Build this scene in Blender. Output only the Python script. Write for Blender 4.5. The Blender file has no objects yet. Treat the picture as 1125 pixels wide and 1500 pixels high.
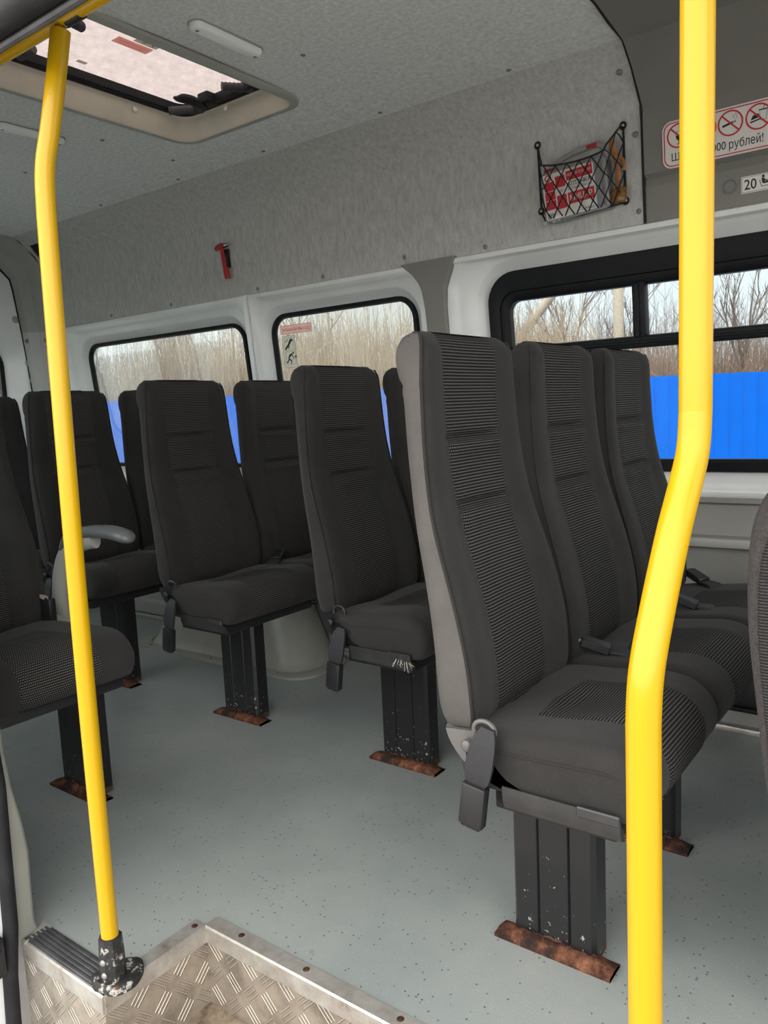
import bpy, bmesh, math, random
from mathutils import Vector, Matrix
random.seed(7)
SC = bpy.context.scene
COL = SC.collection
PI = math.pi

# ------------------------------------------------------------------ materials
class NT:
    """small helper that wires shader nodes"""
    def __init__(s, name):
        s.mat = bpy.data.materials.new(name); s.mat.use_nodes = True
        s.t = s.mat.node_tree; s.t.nodes.clear()
        s.out = s.t.nodes.new('ShaderNodeOutputMaterial')
    def n(s, kind, **kw):
        nd = s.t.nodes.new(kind)
        for k, v in kw.items(): setattr(nd, k, v)
        return nd
    def l(s, a, b): s.t.links.new(a, b)
    def put(s, sock, v):
        if hasattr(v, 'links') or isinstance(v, bpy.types.NodeSocket): s.l(v, sock)
        else: sock.default_value = v
    def m(s, op, a, b=None, c=None):
        nd = s.n('ShaderNodeMath', operation=op)
        s.put(nd.inputs[0], a)
        if b is not None: s.put(nd.inputs[1], b)
        if c is not None: s.put(nd.inputs[2], c)
        return nd.outputs[0]
    def coord(s, which='Object', scale=None):
        o = s.n('ShaderNodeTexCoord').outputs[which]
        if scale:
            mp = s.n('ShaderNodeMapping'); mp.inputs['Scale'].default_value = scale
            s.l(o, mp.inputs['Vector']); o = mp.outputs[0]
        return o
    def noise(s, scale, detail=3, rough=.5, vec=None):
        nd = s.n('ShaderNodeTexNoise'); nd.inputs['Scale'].default_value = scale
        nd.inputs['Detail'].default_value = detail; nd.inputs['Roughness'].default_value = rough
        if vec is not None: s.l(vec, nd.inputs['Vector'])
        return nd.outputs['Fac']
    def ramp(s, fac, stops):
        nd = s.n('ShaderNodeValToRGB'); cr = nd.color_ramp
        while len(cr.elements) < len(stops): cr.elements.new(.5)
        for e, (p, c) in zip(cr.elements, stops): e.position = p; e.color = (*c, 1)
        s.l(fac, nd.inputs[0]); return nd.outputs[0]
    def mix(s, fac, a, b):
        nd = s.n('ShaderNodeMix', data_type='RGBA')
        s.put(nd.inputs[0], fac)
        for sock, v in ((nd.inputs[6], a), (nd.inputs[7], b)):
            s.put(sock, (*v, 1) if isinstance(v, tuple) and len(v) == 3 else v)
        return nd.outputs[2]
    def bsdf(s, color, rough=.5, metal=0., spec=.5, bump=None, bumpd=.002, **kw):
        b = s.n('ShaderNodeBsdfPrincipled')
        s.put(b.inputs['Base Color'], (*color, 1) if isinstance(color, tuple) and len(color) == 3 else color)
        s.put(b.inputs['Roughness'], rough); s.put(b.inputs['Metallic'], metal)
        b.inputs['Specular IOR Level'].default_value = spec
        for k, v in kw.items(): s.put(b.inputs[k.replace('_', ' ')], v)
        if bump is not None:
            bp = s.n('ShaderNodeBump'); bp.inputs['Distance'].default_value = bumpd; bp.inputs['Strength'].default_value = 1
            s.l(bump, bp.inputs['Height']); s.l(bp.outputs[0], b.inputs['Normal'])
        return b.outputs[0]
    def done(s, shader):
        s.l(shader, s.out.inputs['Surface']); return s.mat

def lin(r, g, b):
    f = lambda c: (c / 255 / 12.92) if c / 255 <= .04045 else ((c / 255 + .055) / 1.055) ** 2.4
    return (f(r), f(g), f(b))
def plain(name, col, rough=.5, metal=0., spec=.5, noise=0., nscale=30, bump=0., bscale=400, **kw):
    t = NT(name); c = col
    if noise:
        f = t.noise(nscale, 4, .6, t.coord())
        c = t.ramp(f, [(.3, tuple(x * (1 - noise) for x in col)), (.7, tuple(min(1, x * (1 + noise)) for x in col))])
    b = t.noise(bscale, 2, .5, t.coord()) if bump else None
    return t.done(t.bsdf(c, rough, metal, spec, b, bump or .001, **kw))

def make_materials():
    M = {}
    # felt lining of walls and ceiling: grey fibres with short slanted streaks
    for nm, col in (('felt_wall', (.50, .50, .485)), ('felt_ceiling', (.70, .72, .71))):  # same felt twice; ceiling colour raised to make up for weak light
        t = NT(nm)
        f1 = t.noise(26, 4, .65, t.coord('Object', (3.0, 3.0, .9)))
        f2 = t.noise(230, 3, .6, t.coord())
        f = t.m('ADD', t.m('MULTIPLY', f1, .75), t.m('MULTIPLY', f2, .25))
        c = t.ramp(f, [(.34, tuple(x * .80 for x in col)), (.66, tuple(min(.9, x * 1.14) for x in col))])
        M[nm] = t.done(t.bsdf(c, .95, 0, .1, f2, .0015))
    M['plastic'] = plain('grey_plastic', (.20, .195, .178), .48, noise=.05, nscale=8, bump=.0003, bscale=900)
    M['plastic_light'] = plain('light_grey_plastic', (.34, .345, .32), .45, noise=.05, nscale=8)
    M['portal'] = plain('grey_portal_plastic', (.36, .365, .345), .5, noise=.05, nscale=8)
    M['portal_low'] = plain('pale_portal_plastic', (.50, .51, .485), .5, noise=.05, nscale=8)
    M['pad'] = plain('dark_grey_pad', (.10, .105, .108), .35, noise=.05)
    M['beige'] = plain('beige_plastic', (.60, .55, .46), .5, noise=.06, nscale=10)
    M['arch'] = plain('wheel_arch_plastic', (.30, .30, .265), .4, noise=.1, nscale=7)
    M['paint'] = plain('white_body_paint', (.76, .785, .78), .22, spec=.6, noise=.05, nscale=6)
    M['paint_low'] = plain('grey_lower_lining', (.25, .25, .235), .5, noise=.06, nscale=9)
    M['outer'] = plain('taupe_outer_reflection', (.10, .075, .055), .4, noise=.5, nscale=14)  # brown reflection on the outer panel put into its colour
    M['rubber'] = plain('black_rubber', (.016, .016, .018), .6, spec=.22, noise=.3, nscale=20)
    M['rubber_grey'] = plain('worn_seal_rubber', (.055, .055, .06), .6, noise=.35, nscale=18)
    M['gasket'] = plain('black_window_frame', (.006, .007, .009), .5, spec=.2, noise=.3, nscale=25)
    M['black'] = plain('black_plastic', (.014, .014, .016), .38, noise=.2, nscale=30)
    M['webbing'] = plain('black_webbing', (.02, .02, .024), .6, bump=.001, bscale=700)
    M['cord'] = plain('black_cord', (.006, .006, .007), .7)
    M['screw'] = plain('grey_screw', (.30, .30, .29), .4, .6)
    M['dark_screw'] = plain('dull_fastener', (.19, .185, .17), .5)
    M['steel'] = plain('steel', (.5, .5, .5), .3, 1.0)
    M['grey_metal'] = plain('grey_painted_metal', (.13, .125, .12), .42, .2, noise=.1)
    M['dark_metal'] = plain('dark_painted_metal', (.03, .03, .031), .3, spec=.6, noise=.2)
    M['white'] = plain('sticker_white', (.74, .72, .70), .45)
    M['paper'] = plain('sticker_paper', (.62, .60, .53), .5)
    M['ink'] = plain('sticker_ink', (.012, .012, .012), .5)
    M['red'] = plain('sticker_red', (.55, .025, .035), .45)
    t = NT('sticker_pink'); d = t.n('ShaderNodeBsdfTranslucent'); d.inputs[0].default_value = (.50, .22, .20, 1); mx = t.n('ShaderNodeMixShader'); mx.inputs[0].default_value = .5
    t.l(t.bsdf((.84, .60, .56), .5), mx.inputs[1]); t.l(d.outputs[0], mx.inputs[2]); M['pink'] = t.done(mx.outputs[0]); d.inputs[0].default_value = (.95, .62, .58, 1); mx.inputs[0].default_value = .6
    t = NT('sticker_thin'); d = t.n('ShaderNodeBsdfTranslucent'); d.inputs[0].default_value = (.85, .84, .76, 1); mx = t.n('ShaderNodeMixShader'); mx.inputs[0].default_value = .5
    t.l(t.bsdf((.45, .44, .42), .5), mx.inputs[1]); t.l(d.outputs[0], mx.inputs[2]); M['thin'] = t.done(mx.outputs[0])
    for nm, tc_, dc in (('film_pink', (.97, .80, .76), (.97, .78, .74)), ('film_pale', (.84, .84, .78), (.92, .92, .86))):
        t = NT('sticker_' + nm); d = t.n('ShaderNodeBsdfTranslucent'); d.inputs[0].default_value = (*dc, 1); tr_ = t.n('ShaderNodeBsdfTransparent'); tr_.inputs[0].default_value = (*tc_, 1)
        mx = t.n('ShaderNodeMixShader'); mx.inputs[0].default_value = .55; m2_ = t.n('ShaderNodeMixShader'); m2_.inputs[0].default_value = .55
        t.l(t.bsdf(dc, .5), mx.inputs[1]); t.l(d.outputs[0], mx.inputs[2]); t.l(mx.outputs[0], m2_.inputs[1]); t.l(tr_.outputs[0], m2_.inputs[2]); M[nm] = t.done(m2_.outputs[0])
    M['tool_red'] = plain('tool_red', (.42, .018, .022), .4)
    M['case'] = plain('grey_case', (.26, .265, .27), .4, noise=.06)
    M['film'] = plain('clear_bag', (.55, .60, .60), .25, noise=.3, nscale=60)
    M['tan'] = plain('tan_strap', (.34, .15, .055), .55, noise=.3, nscale=60)
    M['amber'] = plain('amber', (.22, .10, .02), .25, noise=.4, nscale=90)
    M['timber'] = plain('weathered_post', (.50, .42, .33), .8, noise=.15)
    M['bark'] = plain('bare_bark', (.19, .15, .125), .9, noise=.3)
    M['reed'] = plain('dry_brush', (.25, .165, .115), .9, noise=.4, nscale=1.5)
    M['reed_pale'] = plain('pale_brush', (.38, .295, .20), .9, noise=.3, nscale=1.5)
    M['twig'] = plain('thin_twigs', (.27, .24, .22), .9, noise=.3, nscale=1.0)
    M['earth'] = plain('pale_bounce_ground', (.44, .42, .39), .95, noise=.4, nscale=2)  # unseen ground, colour made pale to bounce light up into the bus
    M['lamp_lens'] = plain('lamp_lens', (.84, .88, .86), .25)
    # blue corrugated sheet
    M['blue'] = plain('blue_sheet', (.0004, .12, .60), .8, spec=.05, noise=.05, nscale=3)
    # yellow enamel with tiny scuffs
    t = NT('yellow_enamel')
    f = t.noise(60, 4, .7, t.coord()); f3 = t.noise(9, 2, .5, t.coord('Object', (1, 1, .25)))
    sc = t.m('MULTIPLY', t.m('GREATER_THAN', f, .735), t.m('GREATER_THAN', f3, .52))
    c = t.mix(sc, (.56, .332, .002), (.11, .065, .015))
    M['yellow'] = t.done(t.bsdf(c, .25, 0, .42, Coat_Weight=.12, Coat_Roughness=.08))
    # vinyl floor with specks and scuffs
    t = NT('speckled_vinyl'); co = t.coord()
    big = t.noise(2.2, 4, .6, co)
    c = t.ramp(big, [(.3, (.235, .268, .262)), (.6, (.305, .33, .32)), (.8, (.37, .37, .34))])
    v = t.n('ShaderNodeTexVoronoi'); v.inputs['Scale'].default_value = 84; t.l(co, v.inputs['Vector'])
    pick = t.n('ShaderNodeSeparateColor'); t.l(v.outputs['Color'], pick.inputs[0])
    dot = t.m('MULTIPLY', t.m('LESS_THAN', v.outputs['Distance'], .17), t.m('GREATER_THAN', pick.outputs[0], .66))
    c = t.mix(t.m('MULTIPLY', dot, .75), c, (.03, .035, .035))
    v2 = t.n('ShaderNodeTexVoronoi'); v2.inputs['Scale'].default_value = 130; t.l(co, v2.inputs['Vector'])
    p2 = t.n('ShaderNodeSeparateColor'); t.l(v2.outputs['Color'], p2.inputs[0])
    dot2 = t.m('MULTIPLY', t.m('LESS_THAN', v2.outputs['Distance'], .2), t.m('GREATER_THAN', p2.outputs[1], .7))
    c = t.mix(t.m('MULTIPLY', dot2, .35), c, (.42, .44, .42))
    st = t.noise(7, 5, .7, co)
    stm = t.m('MULTIPLY', t.m('GREATER_THAN', st, .69), .3)
    c = t.mix(stm, c, (.09, .095, .09))
    M['vinyl'] = t.done(t.bsdf(c, .42, 0, .45, t.noise(300, 2, .5, co), .0004))
    # fabric
    t = NT('charcoal_fabric'); co = t.coord()
    f = t.noise(650, 2, .5, co); g = t.noise(9, 3, .6, co)
    c = t.ramp(t.m('ADD', t.m('MULTIPLY', f, .5), t.m('MULTIPLY', g, .5)), [(.3, (.022, .0212, .0206)), (.7, (.038, .0363, .0352))])
    M['fabric'] = t.done(t.bsdf(c, .92, 0, .15, t.m('ADD', f, t.m('MULTIPLY', t.noise(30, 3, .6, co), .6)), .0012, Sheen_Weight=.08, Sheen_Roughness=.5))
    t = NT('dashed_fabric'); uv = t.coord('UV')
    sp = t.n('ShaderNodeSeparateXYZ'); t.l(uv, sp.inputs[0])
    row = t.m('DIVIDE', sp.outputs[1], .0056); rf = t.m('FRACT', row); rpar = t.m('MULTIPLY', t.m('FLOORED_MODULO', t.m('FLOOR', row), 2), .5)
    cf = t.m('FRACT', t.m('ADD', t.m('DIVIDE', sp.outputs[0], .0047), rpar))
    ln = t.m('LESS_THAN', t.m('ABSOLUTE', t.m('SUBTRACT', rf, .5)), .24)
    da = t.m('LESS_THAN', t.m('ABSOLUTE', t.m('SUBTRACT', cf, .5)), .29)
    mask = t.m('MULTIPLY', ln, da)
    edge = t.m('MULTIPLY', t.m('GREATER_THAN', t.m('ABSOLUTE', sp.outputs[0]), .0965), t.m('LESS_THAN', t.m('FRACT', t.m('DIVIDE', sp.outputs[1], .011)), .6))
    edge = t.m('MULTIPLY', edge, t.m('LESS_THAN', t.m('ABSOLUTE', sp.outputs[0]), .0985))
    mask = t.m('MAXIMUM', t.m('MULTIPLY', mask, .8), edge)
    c = t.mix(mask, (.0115, .011, .0108), (.155, .147, .14))
    M['dashes'] = t.done(t.bsdf(c, .9, 0, .15, t.m('MULTIPLY', rf, t.m('SUBTRACT', 1, rf)), .0018))
    t = NT('fuzzy_grey'); co = t.coord(); f = t.noise(180, 4, .7, co)
    M['fuzzy'] = t.done(t.bsdf(t.ramp(f, [(.3, (.045, .041, .040)), (.7, (.095, .085, .083))]), .95, 0, .1, f, .006, Sheen_Weight=.06))
    M['fabric_lit'] = plain('lit_side_fabric', (.100, .094, .089), .92, spec=.15, noise=.12, nscale=12, bump=.001, bscale=650)  # door light on the side panel put into a lighter fabric colour
    # black enamel with chips
    t = NT('chipped_black_enamel'); co = t.coord(); sx = t.n('ShaderNodeSeparateXYZ'); t.l(co, sx.inputs[0])
    f = t.noise(75, 5, .75, co); low = t.m('MULTIPLY', t.m('MAXIMUM', t.m('SUBTRACT', .22, sx.outputs[2]), 0), .42)
    chip = t.m('GREATER_THAN', t.m('ADD', f, low), .706)
    c = t.mix(chip, (.012, .012, .013), (.40, .38, .36))
    rust = t.m('MULTIPLY', t.m('LESS_THAN', t.m('ADD', sx.outputs[2], t.m('MULTIPLY', t.noise(28, 3, .6, co), .05)), .045), 1.)
    c = t.mix(rust, c, (.07, .03, .02))
    M['enamel'] = t.done(t.bsdf(c, t.m('ADD', t.m('MULTIPLY', rust, .4), .22), 0, .5))
    t = NT('rusty_plate'); co = t.coord(); f = t.noise(26, 5, .7, co)
    c = t.ramp(f, [(.36, (.016, .014, .014)), (.48, (.05, .022, .015)), (.60, (.15, .062, .034)), (.74, (.30, .15, .10))])
    M['rust'] = t.done(t.bsdf(c, .85, 0, .2, f, .004))
    # aluminium tread plate: groups of bars in alternating directions, from UV metres
    def tread(name, base):
        t = NT(name); uv = t.coord('UV'); sp = t.n('ShaderNodeSeparateXYZ'); t.l(uv, sp.inputs[0])
        u = t.m('DIVIDE', sp.outputs[0], .048); w = t.m('DIVIDE', sp.outputs[1], .048)
        par = t.m('FLOORED_MODULO', t.m('ADD', t.m('FLOOR', u), t.m('FLOOR', w)), 2)
        fu = t.m('SUBTRACT', t.m('FRACT', u), .5); fw = t.m('SUBTRACT', t.m('FRACT', w), .5)
        a = t.m('MULTIPLY', t.m('ADD', fu, fw), .707); b = t.m('MULTIPLY', t.m('SUBTRACT', fu, fw), .707)
        inv = t.m('SUBTRACT', 1, par)
        al = t.m('ADD', t.m('MULTIPLY', a, par), t.m('MULTIPLY', b, inv))
        ac = t.m('ADD', t.m('MULTIPLY', b, par), t.m('MULTIPLY', a, inv))
        st = t.m('POWER', t.m('MAXIMUM', t.m('COSINE', t.m('MULTIPLY', ac, 2 * PI / .19)), 0), .8)
        m = t.m('MULTIPLY', st, t.m('MULTIPLY', t.m('LESS_THAN', t.m('ABSOLUTE', al), .40), t.m('LESS_THAN', t.m('ABSOLUTE', ac), .33)))
        d = t.noise(14, 5, .7, t.coord())
        dirt = t.ramp(d, [(.34, tuple(x * .55 for x in base)), (.55, base), (.75, tuple(min(1, x * 1.25) for x in base))])
        c = t.mix(t.m('MULTIPLY', m, .55), dirt, (.72, .68, .62))
        return t.done(t.bsdf(c, .38, .55, .5, m, .003))
    M['tread'] = tread('tread_plate', (.42, .37, .31))
    t = NT('worn_aluminium'); co = t.coord(); f = t.noise(18, 5, .7, co)
    M['alu'] = t.done(t.bsdf(t.ramp(f, [(.25, (.20, .12, .06)), (.38, (.42, .39, .35)), (.7, (.62, .61, .58))]), .42, .6, .5, f, .0006))
    t = NT('dirty_step'); f = t.noise(16, 5, .7, t.coord())
    M['step'] = t.done(t.bsdf(t.ramp(f, [(.35, (.10, .07, .045)), (.65, (.38, .31, .23))]), .8))
    t = NT('flaking_black'); f = t.noise(45, 5, .75, t.coord())
    M['flaky'] = t.done(t.bsdf(t.ramp(f, [(.45, (.015, .015, .016)), (.56, (.03, .03, .03)), (.62, (.42, .40, .37))]), .55, 0, .4, f, .002))
    # glass: clear pane with fresnel reflection and a film of dirt
    def glass(name, tint, dirt, dscale, dcol):
        t = NT(name)
        tr = t.n('ShaderNodeBsdfTransparent'); tr.inputs[0].default_value = (*tint, 1)
        gl = t.n('ShaderNodeBsdfGlossy'); gl.inputs['Roughness'].default_value = .03; gl.inputs[0].default_value = (.9, .95, 1, 1)
        lw = t.n('ShaderNodeLayerWeight'); lw.inputs['Blend'].default_value = .25
        mx = t.n('ShaderNodeMixShader'); t.l(t.m('MULTIPLY', lw.outputs['Fresnel'], .28), mx.inputs[0]); t.l(tr.outputs[0], mx.inputs[1]); t.l(gl.outputs[0], mx.inputs[2])
        df = t.n('ShaderNodeBsdfTranslucent'); df.inputs[0].default_value = (*dcol, 1)
        f = t.noise(dscale, 5, .7, t.coord('Object', (1, 1, .35)))
        mr = t.n('ShaderNodeMapRange'); t.l(f, mr.inputs[0]); mr.inputs[1].default_value = .3; mr.inputs[2].default_value = .75
        mr.inputs[3].default_value = dirt * .5; mr.inputs[4].default_value = dirt * 1.6
        m2 = t.n('ShaderNodeMixShader'); t.l(mr.outputs[0], m2.inputs[0]); t.l(mx.outputs[0], m2.inputs[1]); t.l(df.outputs[0], m2.inputs[2])
        return t.done(m2.outputs[0])
    M['glass'] = glass('window_glass', (.82, .86, .87), .008, 5, (.8, .8, .78))
    M['glass_dirty'] = glass('dirty_window_glass', (.82, .85, .84), .07, 5, (.85, .80, .72))
    M['glass_hazy'] = glass('hazy_window_glass', (.78, .80, .77), .16, 5, (.85, .78, .66))
    M['hatch_glass'] = glass('frosted_hatch_glass', (.60, .555, .54), .52, 40, (.66, .60, .58))
    return M
M = make_materials()

# ------------------------------------------------------------------ mesh helpers
class MB:
    def __init__(s): s.v = []; s.f = []; s.uv = {}; s.flat = set()
    def add(s, verts, faces, flat=False, uvs=None):
        o = len(s.v); s.v += [tuple(p) for p in verts]
        for i, f in enumerate(faces):
            if flat: s.flat.add(len(s.f))
            if uvs is not None: s.uv[len(s.f)] = [uvs[k] for k in f]
            s.f.append(tuple(k + o for k in f))
        return s
    def box(s, x0, x1, y0, y1, z0, z1, r=0., seg=2, mat=None):
        if r <= 0:
            vs = [(x, y, z) for z in (z0, z1) for y in (y0, y1) for x in (x0, x1)]
            fs = [(0, 2, 3, 1), (4, 5, 7, 6), (0, 1, 5, 4), (2, 6, 7, 3), (0, 4, 6, 2), (1, 3, 7, 5)]
            if mat is not None: vs = [mat @ Vector(p) for p in vs]
            return s.add(vs, fs, True)
        bm = bmesh.new(); bmesh.ops.create_cube(bm, size=1)
        for v in bm.verts: v.co = Vector(((x0 + x1) / 2 + v.co.x * (x1 - x0), (y0 + y1) / 2 + v.co.y * (y1 - y0), (z0 + z1) / 2 + v.co.z * (z1 - z0)))
        bmesh.ops.bevel(bm, geom=bm.edges[:], offset=r, segments=seg, profile=.5, affect='EDGES')
        return s.bm(bm, mat)
    def bm(s, bm, mat=None):
        bm.verts.index_update()
        vs = [(mat @ v.co) if mat is not None else v.co.copy() for v in bm.verts]
        fs = [[v.index for v in f.verts] for f in bm.faces]; bm.free()
        return s.add(vs, fs)
    def loft(s, loops, closed=True, cap0=False, cap1=False, flip=False, uvs=None):
        n = len(loops[0]); vs = [p for lp in loops for p in lp]; fs = []
        for i in range(len(loops) - 1):
            for j in range(n if closed else n - 1):
                a, b = i * n + j, i * n + (j + 1) % n; c, d = b + n, a + n
                fs.append((a, d, c, b) if flip else (a, b, c, d))
        if cap0: fs.append(tuple(range(n)) if flip else tuple(reversed(range(n))))
        if cap1:
            t = tuple(range((len(loops) - 1) * n, len(loops) * n)); fs.append(tuple(reversed(t)) if flip else t)
        return s.add(vs, fs, uvs=uvs)
    def tube(s, pts, r, seg=12, caps=True, closed=False, squash=None, up=None):
        pts = [Vector(p) for p in pts]; n = len(pts)
        rs = r if isinstance(r, (list, tuple)) else [r] * n
        def tan(i):
            a = pts[(i - 1) % n] if closed or i > 0 else pts[i]; b = pts[(i + 1) % n] if closed or i < n - 1 else pts[i]
            return (b - a).normalized()
        t0 = tan(0); ref = Vector(up) if up else (Vector((0, 0, 1)) if abs(t0.z) < .9 else Vector((1, 0, 0)))
        u = (ref - t0 * ref.dot(t0)).normalized(); loops = []
        for i in range(n):
            t = tan(i); u = (u - t * u.dot(t)).normalized(); w = t.cross(u)
            q = squash or (1, 1)
            loops.append([pts[i] + u * (math.cos(k * 2 * PI / seg) * rs[i] * q[0]) + w * (math.sin(k * 2 * PI / seg) * rs[i] * q[1]) for k in range(seg)])
        if closed: loops.append(loops[0])
        return s.loft(loops, True, caps and not closed, caps and not closed)
    def cyl(s, a, b, r, seg=16, r2=None): return s.tube([a, b], [r, r if r2 is None else r2], seg)
    def dome(s, c, nrm, r, h, seg=14, rings=4):
        c = Vector(c); nrm = Vector(nrm).normalized(); ref = Vector((0, 0, 1)) if abs(nrm.z) < .9 else Vector((1, 0, 0))
        u = (ref - nrm * ref.dot(nrm)).normalized(); w = nrm.cross(u); loops = []
        for i in range(rings + 1):
            a = i / rings * PI / 2; rr = max(r * math.cos(a), 1e-4)
            loops.append([c + nrm * (h * math.sin(a)) + (u * math.cos(k * 2 * PI / seg) + w * math.sin(k * 2 * PI / seg)) * rr for k in range(seg)])
        return s.loft(loops, True, True, True)
    def grid(s, fn, nu, nv, uv=None, flip=False):
        vs = [fn(i / nu, j / nv) for j in range(nv + 1) for i in range(nu + 1)]; fs = []
        for j in range(nv):
            for i in range(nu):
                a = j * (nu + 1) + i; q = (a, a + 1, a + nu + 2, a + nu + 1); fs.append(tuple(reversed(q)) if flip else q)
        uvs = [uv(i / nu, j / nv) for j in range(nv + 1) for i in range(nu + 1)] if uv else None
        return s.add(vs, fs, uvs=uvs)
    def mesh(s, name, mat, angle=40):
        me = bpy.data.meshes.new(name); me.from_pydata([tuple(p) for p in s.v], [], s.f); me.update()
        if s.uv:
            ul = me.uv_layers.new(name='UVMap')
            for p in me.polygons:
                if p.index in s.uv:
                    for li, c in zip(p.loop_indices, s.uv[p.index]): ul.data[li].uv = c
        me.materials.append(M[mat] if isinstance(mat, str) else mat)
        for p in me.polygons: p.use_smooth = p.index not in s.flat
        try: me.set_sharp_from_angle(angle=math.radians(angle))
        except Exception: pass
        return me
    def obj(s, name, mat, parent=None, label=None, angle=40, fix=True):
        me = s.mesh(name, mat, angle)
        if fix:
            bm = bmesh.new(); bm.from_mesh(me); bmesh.ops.recalc_face_normals(bm, faces=bm.faces[:]); bm.to_mesh(me); bm.free()
        o = bpy.data.objects.new(name, me); COL.objects.link(o)
        if parent is not None: o.parent = parent
        if label: o['label'] = label
        return o

def tag(o, label, cat, group=None):
    o['label'] = label; o['category'] = cat
    if group: o['group'] = group
    return o
def thing(name, label, cat, loc=(0, 0, 0), group=None):
    o = bpy.data.objects.new(name, None); COL.objects.link(o); o.location = loc; o.empty_display_size = .05
    return tag(o, label, cat, group)
def struct(o):
    o['kind'] = 'structure'; return o
def copy_thing(root, loc, label, skip=()):
    r = root.copy(); COL.objects.link(r); r.location = loc; r['label'] = label
    def kids(src, dst):
        for ch in list(src.children):
            base = ch.name.split('.')[0]
            if base in skip: continue
            c = ch.copy(); COL.objects.link(c); c.parent = dst; c.matrix_parent_inverse = ch.matrix_parent_inverse.copy()
            kids(ch, c)
    kids(root, r); return r

def rrect(cx, cy, hw, hh, r, n=6):
    """rounded rectangle, counter-clockwise, 4*(n+1) points"""
    r = max(min(r, hw - 1e-4, hh - 1e-4), 1e-4); out = []
    for k, (sx, sy) in enumerate(((1, 1), (-1, 1), (-1, -1), (1, -1))):
        for i in range(n + 1):
            a = k * PI / 2 + i / n * PI / 2
            out.append((cx + sx * (hw - r) + r * math.cos(a), cy + sy * (hh - r) + r * math.sin(a)))
    return out

class Frame:
    """a flat local frame on a real surface: point = o + a*ex + b*ey + c*n"""
    def __init__(s, o, ex, ey):
        s.o = Vector(o); s.ex = Vector(ex).normalized(); s.ey = Vector(ey).normalized(); s.n = s.ex.cross(s.ey)
    def p(s, a, b, c=0.): return s.o + s.ex * a + s.ey * b + s.n * c
def plate(mb, fr, a0, a1, b0, b1, c0, c1, r=.002, n=4):
    lp = rrect((a0 + a1) / 2, (b0 + b1) / 2, (a1 - a0) / 2, (b1 - b0) / 2, r, n)
    mb.loft([[fr.p(x, y, c0) for x, y in lp], [fr.p(x, y, c1) for x, y in lp]], True, True, True); return mb
def ringplate(mb, fr, outer, inner, c0, c1):
    mb.loft([[fr.p(x, y, c0) for x, y in outer], [fr.p(x, y, c1) for x, y in outer], [fr.p(x, y, c1) for x, y in inner], [fr.p(x, y, c0) for x, y in inner]]); return mb
def circle(cx, cy, r, n=40): return [(cx + r * math.cos(i * 2 * PI / n), cy + r * math.sin(i * 2 * PI / n)) for i in range(n)]
def poly(mb, fr, pts, c0, c1):
    mb.loft([[fr.p(x, y, c0) for x, y in pts], [fr.p(x, y, c1) for x, y in pts]], True, True, True); return mb
def stroke(mb, fr, a, b, w, c0, c1):
    a = Vector((*a, 0)); b = Vector((*b, 0)); d = (b - a).normalized(); q = Vector((-d.y, d.x, 0)) * w / 2
    return poly(mb, fr, [(p.x, p.y) for p in (a - q, b - q, b + q, a + q)], c0, c1)
def text(mb, fr, s, cx, cy, w, h, c, mirror=False, bold=0.):
    """letters stretched to fill a w x h box centred at cx, cy"""
    cu = bpy.data.curves.new('lettering', 'FONT'); cu.body = s; cu.fill_mode = 'FRONT'; cu.resolution_u = 3; cu.offset = bold
    o = bpy.data.objects.new('lettering', cu); COL.objects.link(o)
    dg = bpy.context.evaluated_depsgraph_get(); dg.update()
    me = bpy.data.meshes.new_from_object(o.evaluated_get(dg))
    vs = [v.co.copy() for v in me.vertices]; fs = [tuple(p.vertices) for p in me.polygons]
    bpy.data.objects.remove(o); bpy.data.curves.remove(cu); bpy.data.meshes.remove(me)
    if not vs: return mb
    x0 = min(v.x for v in vs); x1 = max(v.x for v in vs); y0 = min(v.y for v in vs); y1 = max(v.y for v in vs)
    out = []
    for v in vs:
        a = ((v.x - x0) / (x1 - x0) - .5) * w; b = ((v.y - y0) / (y1 - y0) - .5) * h
        out.append(fr.p(cx + (-a if mirror else a), cy + b, c))
    return mb.add(out, fs, True)

# ------------------------------------------------------------------ the bus shell
def Yw(z, off=0.): return 2.4 + off - .1 * (max(z, .75) - .75)      # lining plane of the window wall, off > 0 goes outwards
def WF(x, z, off=0.): return Frame((x, Yw(z, off), z), (1, 0, 0), (0, -.1, 1))
YC = 1.535
XR, XS, XF = -3.87, -.78, .9        # rear seam, felt / plastic seam, front end of the modelled shell

def extrude_x(name, prof, x0, x1, mat, parent=None, nx=1, angle=30):
    mb = MB(); mb.loft([[(x0 + (x1 - x0) * i / nx, y, z) for y, z in prof] for i in range(nx + 1)], False)
    return mb.obj(name, mat, parent, angle=angle, fix=False)

FLOOR_OUT = [(-4.05, .70), (-1.46, .70), (-1.46, .685), (-1.185, .685), (-1.185, .915), (.15, .915), (.15, .70), (XF, .70), (XF, 2.42), (-4.05, 2.42)]
def build_floor():
    mb = MB()
    top = [(x, y, 0) for x, y in FLOOR_OUT]; bot = [(x, y, -.02) for x, y in FLOOR_OUT]
    mb.loft([bot, top], True, True, True)
    return struct(mb.obj('floor', 'vinyl', angle=20))
build_floor()

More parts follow.
